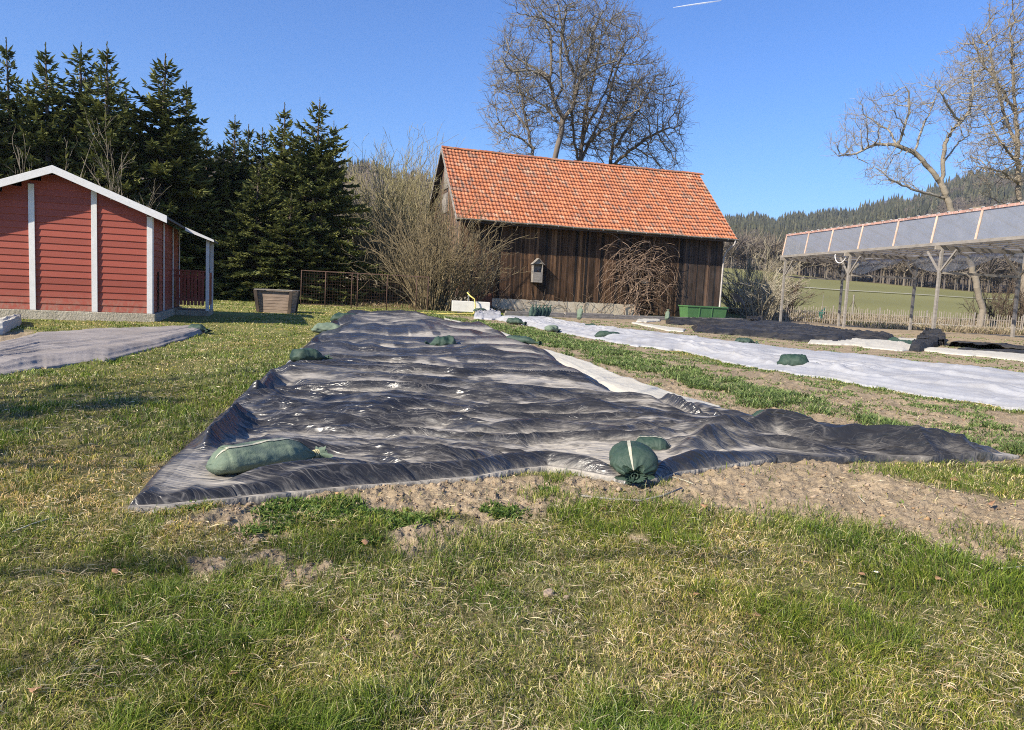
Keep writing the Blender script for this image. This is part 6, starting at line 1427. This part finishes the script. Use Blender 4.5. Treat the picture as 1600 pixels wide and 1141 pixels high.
    # looped pale strap on the front beam
    b = MB(); b.tube([(6.0 + .5 * math.cos(a), -s * .12, ZB - .1 - .35 * math.sin(a) * (1.2 if math.sin(a) > 0 else .4)) for a in np.linspace(-.6, PI + .3, 16)], .025, 6); b.build('strap', MAT['white_paint'], root, smooth=True)
canopy()
# ---------------------------------------------------------------- smaller things
def small_things():
    rng = random.Random(77)
    # picket fence
    a = np.array([15.4, 50.5]); bb = np.array([44.0, 47.5]); d = bb - a; L = np.linalg.norm(d); d /= L; ang = math.atan2(d[1], d[0])
    root = empty('picket_fence', (a[0], a[1], 0), ang, 'low fence of thin pale pickets before the green field', 'fence')
    pk = simple('picket_wood', (.30, .255, .205), .9, .3, 4, .3); x = 0
    gh = lambda x: float(gz(a[0] + d[0] * x, a[1] + d[1] * x))
    while x < L:
        b = MB(); x1 = min(x + 3, L); q = x
        while q < x1 - .05:
            z = gh(q); h = rng.uniform(1.0, 1.22); l = rng.uniform(-.03, .03); b.bar((q, 0, z - .05), (q + l, 0, z + h), rng.uniform(.035, .05), .02, up=(0, 1, 0)); q += rng.uniform(.13, .17)
        for zz in (.3, .8): b.bar((x, .025, gh(x) + zz), (x1, .025, gh(x1) + zz), .02, .035)
        b.build('picket_panel', pk, root); b = MB(); b.bar((x, .07, gh(x) - .1), (x + .02, .07, gh(x) + 1.25), .07, .07); b.build('post', MAT['old_wood'], root); x += 3
    a2 = np.array([13.9, 51.5])
    # braced pole behind the pickets
    p = g(1331, 497); root = empty('braced_pole', (p[0], p[1], p[2]), 0, 'dark pole with two guy braces standing at the pickets', 'pole'); b = MB(); b.tube([(0, 0, -.1), (0, 0, 1.85)], .05, 8); b.build('pole', MAT['old_wood'], root)
    for sg in (-1, 1): b = MB(); b.tube([(0, 0, 1.4), (sg * .65, 0, .0)], .02, 6); b.build('brace', MAT['dark_wood'], root)
    # canvas-wrapped sapling guard
    p = g(1283, 503); root = empty('tree_guard', (p[0], p[1], p[2]), 0, 'dark green cloth guard tied round a young tree by the pickets', 'tree guard')
    b = MB(); b.tube([(-.05, 0, 0), (-.03, 0, .25), (-.07, 0, .45), (0, 0, .6), (.06, 0, .72), (.02, 0, .86)], [.15, .17, .10, .20, .16, .08], 12)
    b.tube([(.05, 0, .7), (.13, 0, .88), (.2, 0, 1.0)], [.06, .05, .02], 8); b.build('cloth_wrap', simple('green_canvas', (.012, .10, .07), .7, .3, 9, .4), root, smooth=True)
    b = MB(); b.tube([(0, .02, -.05), (0, .02, 1.9)], .018, 6); b.build('stake', MAT['old_wood'], root)
    # crates
    for k, (px, lab) in enumerate(((1195, 'black crate stack beside the first canopy post'), (1224, 'low black crate right of the first canopy post'))):
        p = g(px, 501); root = empty('plastic_crate', (p[0], p[1], p[2]), .2, lab, 'crate')
        for lv in range(3 - 2 * k if k == 0 else 1):
            b = MB(); z = .31 * lv
            for (x0, x1, y0, y1) in ((-.5, .5, -.22, -.19), (-.5, .5, .19, .22), (-.5, -.47, -.189, .189), (.47, .5, -.189, .189)):
                for zz in (.02, .12, .22): b.box(x0, x1, y0, y1, z + zz, z + zz + .06)
            b.box(-.49, .49, -.21, .21, z, z + .018)
            for sx in (-.5, .44):
                for sy in (-.224, .19): b.box(sx - .001, sx + .06, sy - .002, sy + .035, z + .001, z + .285)
            b.build('crate_body', MAT['black_plastic'], root)
    # green tub: tapered angular skip with rim and ribs
    p0 = WL(13.15, -1.9, 0); root = empty('green_tub', (p0[0], p0[1], 0), BA - .05, 'bright green tapered water tub standing before the barn door', 'tub')
    b = MB(); Lb, Wb, Hb = 2.55, 1.1, .80; o = .08
    outer = [(o, o, 0), (Lb - o, o, 0), (Lb - o, Wb - o, 0), (o, Wb - o, 0), (0, 0, Hb), (Lb, 0, Hb), (Lb, Wb, Hb), (0, Wb, Hb)]
    inner = [(o + .03, o + .03, .04), (Lb - o - .03, o + .03, .04), (Lb - o - .03, Wb - o - .03, .04), (o + .03, Wb - o - .03, .04), (.04, .04, Hb), (Lb - .04, .04, Hb), (Lb - .04, Wb - .04, Hb), (.04, Wb - .04, Hb)]
    b.add(outer + inner, [(0, 3, 2, 1), (0, 1, 5, 4), (1, 2, 6, 5), (2, 3, 7, 6), (3, 0, 4, 7), (8, 9, 10, 11), (8, 12, 13, 9), (9, 13, 14, 10), (10, 14, 15, 11), (11, 15, 12, 8), (4, 5, 13, 12), (5, 6, 14, 13), (6, 7, 15, 14), (7, 4, 12, 15)]); b.build('tub_body', MAT['green_plastic'], root, bevel=.008)
    b = MB(); b.box(-.04, Lb + .04, -.04, .0, Hb - .05, Hb + .02); b.box(-.04, Lb + .04, Wb, Wb + .04, Hb - .05, Hb + .02); b.box(-.04, -.001, 0.001, Wb - .001, Hb - .05, Hb + .02); b.box(Lb + .001, Lb + .04, 0.001, Wb - .001, Hb - .05, Hb + .02); b.build('rim', MAT['green_plastic'], root, bevel=.006)
    b = MB()
    for x in (.75, 1.55):
        b = MB(); b.hexa([(x, o - .03, .0), (x + .05, o - .03, .0), (x + .05, o, .0), (x, o, .0), (x, -.03, Hb - .06), (x + .05, -.03, Hb - .06), (x + .05, .01, Hb - .06), (x, .01, Hb - .06)]); b.build('rib', MAT['green_plastic'], root)
    # coils of black pipe leaning on the barn corner
    p0 = WL(17.35, -.75, 0); root = empty('pipe_coil', (p0[0], p0[1], 0), BA, 'bundle of black hoops leaning at the barn corner', 'pipe coil')
    for k in range(9):
        b = MB(); R = 1.15 - .04 * k; b.tube([(k * .05 + R * (1 - math.cos(t)) * .9, -.1 - .04 * k - .06 * math.sin(t), R * 1.45 * math.sin(t) * .98 + .02) for t in np.linspace(PI, PI * .42, 14)][::-1], .022, 6)
        b.v = [(x - 1.6, y, z) for x, y, z in b.v]; b.build('hoop', MAT['black_plastic'], root, smooth=True)
    # timber edging before the barn
    for k, (pa, pb_, lab, h) in enumerate((((788, 493), (1160, 505), 'long weathered double timber edging in front of the barn', .26),)):
        A_ = g(*pa); B_ = g(*pb_); dd = B_ - A_; L = float(np.linalg.norm(dd[:2])); root = empty('timber_edging', (A_[0], A_[1], A_[2]), math.atan2(dd[1], dd[0]), lab, 'timber edging')
        x = 0
        while x < L: l = min(rng.uniform(2.4, 3.4), L - x + .01); b = MB(); b.box(x, x + l - .02, -.06, .08, -.05, .12); b.build('beam', MAT['old_wood'], root, bevel=.01); b = MB(); b.box(x + .1, x + l + .02, -.02 + rng.uniform(0, .03), .16, .122, .22 + rng.uniform(-.02, .02)); b.build('beam', MAT['old_wood'], root, bevel=.01); x += l
    # mossy edging board on the right
    A_ = g(1325, 505); B_ = g(1640, 521); dd = B_ - A_; L = float(np.linalg.norm(dd[:2])); root = empty('edging_board', (A_[0], A_[1], A_[2]), math.atan2(dd[1], dd[0]), 'long low mossy edging board under the canopy posts', 'edging board')
    b = MB(); b.box(0, L, 0, .5, -.05, .13); b.build('board', simple('moss', (.06, .065, .02), .9, .35, 5, .5), root); b = MB(); b.box(.6 * L * .3, L, .505, .55, .0, .21); b.build('pipe_rail', MAT['white_paint'], root)
    # concrete trough with hose, rusty plate behind
    p = g(706, 490); root = empty('stone_trough', (p[0], p[1], p[2]), BA * .4, 'pale rectangular concrete trough beside the big bare bush', 'trough')
    Lb, Wb, H0, Hb = 1.72, .75, .10, .58; b = MB()
    for bx in ((0, Lb, 0, .07), (0, Lb, Wb - .07, Wb), (0, .07, .071, Wb - .071), (Lb - .07, Lb, .071, Wb - .071)): b.box(bx[0], bx[1], bx[2], bx[3], H0, Hb)
    b.box(.071, Lb - .071, .071, Wb - .071, H0, H0 + .06); b.build('basin', simple('trough_concrete', (.58, .56, .50), .8, .1, 4, .3), root, bevel=.015)
    b = MB(); b.box(.25, .45, .1, .6, -.1, H0 - .003); b.box(1.25, 1.45, .1, .6, -.1, H0 - .003); b.build('foot', MAT['concrete'], root)
    b = MB(); b.tube([(.75, .5, .3), (.75, .5, .95), (.74, .45, 1.02), (.7, .35, 1.0), (.68, .3, .93)], .02, 8); b.box(.70, .80, .46, .54, .80, .84); b.build('tap', MAT['gray_metal'], root, smooth=False)
    p2 = g(760, 488); root = empty('rusty_plate', (float(p2[0]) - .9, float(p2[1]) + .4, 0), BA * .5, 'brown rusty metal plate standing behind the trough', 'metal plate'); b = MB(); b.box(0, 1.15, 0, .02, .30, .98); b.box(-.02, .02, -.03, -.001, 0, 1.0); b.box(1.12, 1.16, -.03, -.001, 0, 1.0); b.build('plate', simple('rust_red', (.14, .055, .035), .75, .3, 5, .3), root)
    def wpt(px, py, z=0):
        q = g(px, py); return (float(q[0]), float(q[1]), float(q[2]) + z)
    h0 = wpt(722, 491); pts = [(p[0] + .72, p[1] + .42, 1.0), (p[0] + .66, p[1] + .1, .98), (p[0] + .8, p[1] - .02, .84), (p[0] + 1.0, p[1] - .06, .72), (p[0] + 1.06, p[1] - .1, .4), (p[0] + 1.0, p[1] - .12, .06), (p[0] + .8, p[1] - .2, .03)]
    pts += [wpt(705, 492, .03), wpt(690, 491.5, .03), wpt(670, 491, .03), wpt(650, 490, .03), wpt(640, 489, .03)]
    b = MB(); b.tube(pts, .032, 8); o = b.build('garden_hose', MAT['yellow_hose'], None, smooth=True); tag(o, 'yellow garden hose from the trough tap along the grass', 'hose')
    # wooden planter
    A_ = g(400, 488); root = empty('wooden_planter', (A_[0], A_[1], A_[2]), rad(4), 'flared weathered wooden planter on the grass before the spruces', 'planter')
    n = 7; Wt, Wb_, H, Dp = 1.22, 1.04, .76, .9
    def face(put, w0, w1, mt, nm):
        b = MB()
        for k in range(n):
            z0, z1 = H * k / n + .005, H * (k + 1) / n - .006; f0, f1 = z0 / H, z1 / H; a0, a1 = (w0 + (w1 - w0) * f0) / 2, (w0 + (w1 - w0) * f1) / 2; j = rng.uniform(0, .008)
            b.hexa([put(-a0, -j, z0), put(a0, -j, z0), put(a0, .03, z0), put(-a0, .03, z0), put(-a1, -j, z1), put(a1, -j, z1), put(a1, .03, z1), put(-a1, .03, z1)])
        b.build(nm, mt, root)
    mt = simple('planter_boards', (.27, .20, .15), .85, .35, 3, .4, vec=(1, 1, 9), dirt=(.34, .27, .2))
    fl = lambda z: (Wt - Wb_) / 2 * z / H
    face(lambda x, y, z: (x + Wt / 2, y - fl(z) * .6, z), Wb_, Wt, mt, 'board_side'); face(lambda x, y, z: (x + Wt / 2, Dp - y + fl(z) * .6, z), Wb_, Wt, mt, 'board_side')
    face(lambda x, y, z: (Wt / 2 + Wb_ / 2 + fl(z) - y, x + Dp / 2, z), Dp, Dp + .2, mt, 'board_side'); face(lambda x, y, z: (Wt / 2 - Wb_ / 2 - fl(z) + y, x + Dp / 2, z), Dp, Dp + .2, mt, 'board_side')
    for sx in (-1, 1):
        for yy in (-.06, Dp + .02):
            b = MB(); x0 = Wt / 2 + sx * (Wb_ / 2 + .0); x1 = Wt / 2 + sx * (Wt / 2 + .0); b.bar((x0, yy + .0, -.03), (x1, yy + (-.09 if yy < 0 else .09), H + .02), .11, .05, up=(0, 1, 0)); b.build('corner_post', MAT['dark_wood'], root)
    b = MB(); b.box(-.04, Wt + .04, -.16, -.08, H + .022, H + .05); b.box(-.04, Wt + .04, Dp + .08, Dp + .16, H + .022, H + .05); b.box(-.04, .03, -.079, Dp + .079, H + .022, H + .05); b.box(Wt - .03, Wt + .04, -.079, Dp + .079, H + .022, H + .05); b.build('rim', MAT['old_wood'], root)
    b = MB(); b.box(.2, Wt - .2, .05, Dp - .05, .1, H - .12); b.build('soil_fill', MAT['dark_wood'], root)
    # rusty mesh fence with gate frame
    pts = [g(q, 487) for q in (505, 549, 558, 604, 650)]; yb = 34.0
    xs = [at(q, 470, yb)[0] for q in (470, 508, 549, 558, 604, 650, 668)]; root = empty('mesh_fence', (xs[0], yb, 0), 0, 'rusty framed wire mesh fence between spruces and bare bush', 'fence')
    for q in xs: b = MB(); z = float(gz(q, yb)); b.tube([(q - xs[0], 0, z - .1), (q - xs[0] + .01, 0, z + 1.62)], .022, 8); b.build('post', MAT['rusty_metal'], root, smooth=True)
    b = MB(); b.bar((0, 0, 1.63), (xs[-1] - xs[0], 0, 1.60), .04, .04); b.bar((0, 0, .1), (xs[-1] - xs[0], 0, .1), .025, .025); b.build('rail', MAT['rusty_metal'], root)
    b = MB(); q = 0; Lf = xs[-1] - xs[0]
    while q < Lf: b.bar((q, .02, .1), (q, .02, 1.6), .003, .003); q += .12
    z = .15
    while z < 1.6: b.bar((0, .028, z), (Lf, .028, z), .003, .003); z += .15
    b.build('mesh_wire', MAT['rusty_metal'], root)
    # small open shelter with purple cover
    p = at(548, 455, 46); z = float(gz(p[0], 46)); root = empty('open_shelter', (p[0], 46, z), .1, 'small dark timber shelter frame behind the mesh fence', 'shelter')
    for x in (-1.3, 1.3):
        for y in (-.8, .8): b = MB(); b.bar((x, y, -.1), (x, y, 1.5), .12, .12); b.bar((x, y, .9), (x * .55, y, 1.45), .08, .08); b.build('post', MAT['dark_wood'], root)
    b = MB()
    for y in (-.95, -.0, .95): b.bar((-1.8, y, 1.45), (0, y, 2.05), .1, .12); b.bar((1.8, y, 1.45), (0, y, 2.05), .1, .12)
    b.bar((0, -1.1, 2.1), (0, 1.1, 2.1), .1, .12); b.build('rafter', MAT['dark_wood'], root)
    b = MB(); b.hexa([(-1.95, -1.1, 1.47), (0, -1.1, 2.14), (0, 1.1, 2.14), (-1.95, 1.1, 1.47), (-1.95, -1.1, 1.51), (0, -1.1, 2.18), (0, 1.1, 2.18), (-1.95, 1.1, 1.51)]); b.hexa([(0.002, -1.1, 2.14), (1.95, -1.1, 1.47), (1.95, 1.1, 1.47), (.002, 1.1, 2.14), (.002, -1.1, 2.18), (1.95, -1.1, 1.51), (1.95, 1.1, 1.51), (.002, 1.1, 2.18)]); b.build('roof', MAT['dark_wood'], root)
    b = MB(); b.tube([(-.2, -.5, .35), (.3, -.5, .55), (.9, -.5, .5), (1.5, -.5, .3)], [.2, .38, .36, .15], 12); o = b.build('purple_cover', MAT['purple_cloth'], None, smooth=True); o.location = (p[0], 46, z); tag(o, 'purple cloth cover lying under the dark open shelter', 'cover')
    # stones, leaves, sticks and daisies in the foreground
    def rock(px, py, r, name, lab, cat, mt, seed, flat=.7):
        q = g(px, py); bm = bmesh.new(); bmesh.ops.create_icosphere(bm, subdivisions=3, radius=r); rg = np.random.default_rng(seed); dirs = rg.normal(0, 1, (9, 3)); dirs /= np.linalg.norm(dirs, axis=1, keepdims=True); off = rg.uniform(.62, .95, 9) * r
        for v_ in bm.verts:
            p_ = np.array(v_.co)
            for d_, o_ in zip(dirs, off):
                k = p_.dot(d_) - o_
                if k > 0: p_ = p_ - d_ * k * .9
            p_ = p_ * (1 + .08 * math.sin(p_[0] / r * 9 + seed) * math.sin(p_[1] / r * 7)); v_.co = (p_[0] * 1.25, p_[1], p_[2] * flat)
        me = bpy.data.meshes.new(name); bm.to_mesh(me); bm.free(); me.materials.append(mt); o = bpy.data.objects.new(name, me); C.objects.link(o); o.location = (q[0], q[1], q[2] + r * flat * .45); o.rotation_euler = (0, .1, seed); tag(o, lab, cat)
    soilm = simple('dry_clod', (.33, .25, .18), .95, .2, 18, .8)
    rock(268, 822, .026, 'stone', 'pale tan stone at the near left tip of the black sheet', 'stone', MAT['stone'], 1); rock(330, 893, .020, 'soil_clod', 'gray soil clod in the grass below the left sheet corner', 'soil clod', soilm, 2)
    rock(857, 930, .022, 'soil_clod', 'brown soil clod in the grass below the sheet middle', 'soil clod', soilm, 4); rock(667, 980, .015, 'soil_clod', 'little soil clod in the middle foreground grass', 'soil clod', soilm, 5); rock(990, 845, .020, 'soil_clod', 'soil clod in the grass under the knotted bag', 'soil clod', soilm, 6)
    rock(885, 935, .012, 'soil_clod', 'tiny clod right beside the brown clod in the lawn', 'soil clod', soilm, 7)
    def leaf(px, py, s_, lab, seed):
        q = g(px, py); rg = np.random.default_rng(seed); b = MB(); n_ = 9; V = []
        for i in range(n_):
            t_ = i / (n_ - 1); w_ = s_ * .36 * math.sin(PI * t_ ** .8) * (1 + .3 * math.sin(i * 2.4)) + .0006; V += [((t_ - .5) * s_, -w_, .35 * w_ + .25 * s_ * (t_ - .5) ** 2), ((t_ - .5) * s_, 0, .12 * s_ * math.sin(t_ * 3)), ((t_ - .5) * s_, w_, .6 * w_)]
        b.add(V, [(3 * i, 3 * i + 1, 3 * i + 4, 3 * i + 3) for i in range(n_ - 1)] + [(3 * i + 1, 3 * i + 2, 3 * i + 5, 3 * i + 4) for i in range(n_ - 1)]); o = b.build('dead_leaf', MAT['leaf_litter'], None, smooth=True); m = o.modifiers.new('s', 'SOLIDIFY'); m.thickness = .0006
        o.location = (q[0], q[1], q[2] + .03); o.rotation_euler = (rg.normal(0, .3), rg.normal(0, .3), rg.uniform(0, 6)); tag(o, lab, 'leaf')
    for k, (px, py, s_, lab) in enumerate(((365, 1070, .035, 'orange brown dead leaf in the lower left grass'), (180, 905, .035, 'brown dead leaf in the grass below the left tip'), (540, 1015, .04, 'dead leaf in the grass below the pale bag'), (978, 937, .028, 'light brown dead leaf in the middle foreground'),
                                           (1088, 941, .03, 'dead leaf in the grass right of the middle'), (1345, 908, .03, 'dead leaf beside the daisy'), (1465, 915, .03, 'curled leaf in the right foreground grass'), (1180, 975, .04, 'dead leaf flat in the lawn right of centre'),
                                           (1550, 795, .06, 'brown dead leaf on the soil at the right edge'), (1490, 757, .06, 'light dead leaf in grass by the sheet wing'), (570, 858, .04, 'pale dead leaf below the green weeds'), (1100, 800, .05, 'dark red dead leaf on the soil right of the knotted bag'), (1160, 765, .04, 'orange leaf on the bare soil under the sheet wing'), (60, 1095, .05, 'large crumpled leaf in the bottom left corner'))): leaf(px, py, s_, lab, 60 + k)
    def stick(P, r, lab, mt='old_wood'):
        pts = [g(*q) + np.array([0, 0, .02]) for q in P]; b = MB(); b.tube([tuple(q) for q in pts], r, 6); o = b.build('stick', MAT[mt], None, smooth=True); tag(o, lab, 'stick')
    stick([(908, 780), (950, 785), (1000, 788), (1035, 780), (1065, 768)], .006, 'long bent stick on the soil before the knotted bag'); stick([(1050, 750), (1070, 756), (1085, 762)], .003, 'thin pale straw stalk right of the knotted bag', 'bag_stripe'); stick([(535, 1030), (555, 1042), (578, 1056)], .0022, 'pale straw stalk across the lower middle grass', 'bag_stripe')
    stick([(20, 838), (50, 826), (85, 815)], .003, 'dry stalk in the grass at the left edge', 'bag_stripe'); stick([(1560, 895), (1600, 892)], .003, 'dry stalk at the right edge of the lawn', 'bag_stripe'); stick([(1340, 780), (1350, 790)], .003, 'short pale stalk on the bare soil', 'bag_stripe')
    def daisy(px, py, lab):
        q = g(px, py); root = empty('daisy', (q[0], q[1], q[2] + .0), 0, lab, 'flower'); b = MB()
        for k in range(13): a_ = 2 * PI * k / 13; b.bar((.003 * math.cos(a_), .003 * math.sin(a_), .05), (.009 * math.cos(a_), .009 * math.sin(a_), .052), .003, .0006)
        b.build('petals', MAT['white_paint'], root); b = MB(); b.tube([(0, 0, .049), (0, 0, .053)], [.0035, .002], 8); b.build('flower_head', simple('yellow', (.7, .5, .05), .7, .1), root); b = MB(); b.tube([(0, 0, 0), (.003, 0, .03), (0, 0, .05)], .001, 5); b.build('stem', MAT['green_plastic'], root)
    daisy(1367, 912, 'small white daisy in the right foreground grass')
    # vapour trail far up
    P = [at(q, w_, 6000) for q, w_ in ((1052, 12), (1075, 8.5), (1100, 5), (1127, 1))]; t = Mt('vapour', 1, 0); t.base((.9, .9, .9)); tr = t.n('BsdfTransparent'); mx = t.n('MixShader'); mx.inputs[0].default_value = .45; t.lk(tr.outputs[0], mx.inputs[1]); t.lk(t.p.outputs[0], mx.inputs[2]); t.lk(mx.outputs[0], t.out.inputs[0])
    b = MB(); b.tube([tuple(q) for q in P], [2, 5, 6, 3], 8); o = b.build('vapour_trail', t.m, None, smooth=True); tag(o, 'thin white vapour trail high in the blue sky', 'vapour trail')
    # chain of spruces outside the frame on the left throws the tree shade on the lawn
small_things()
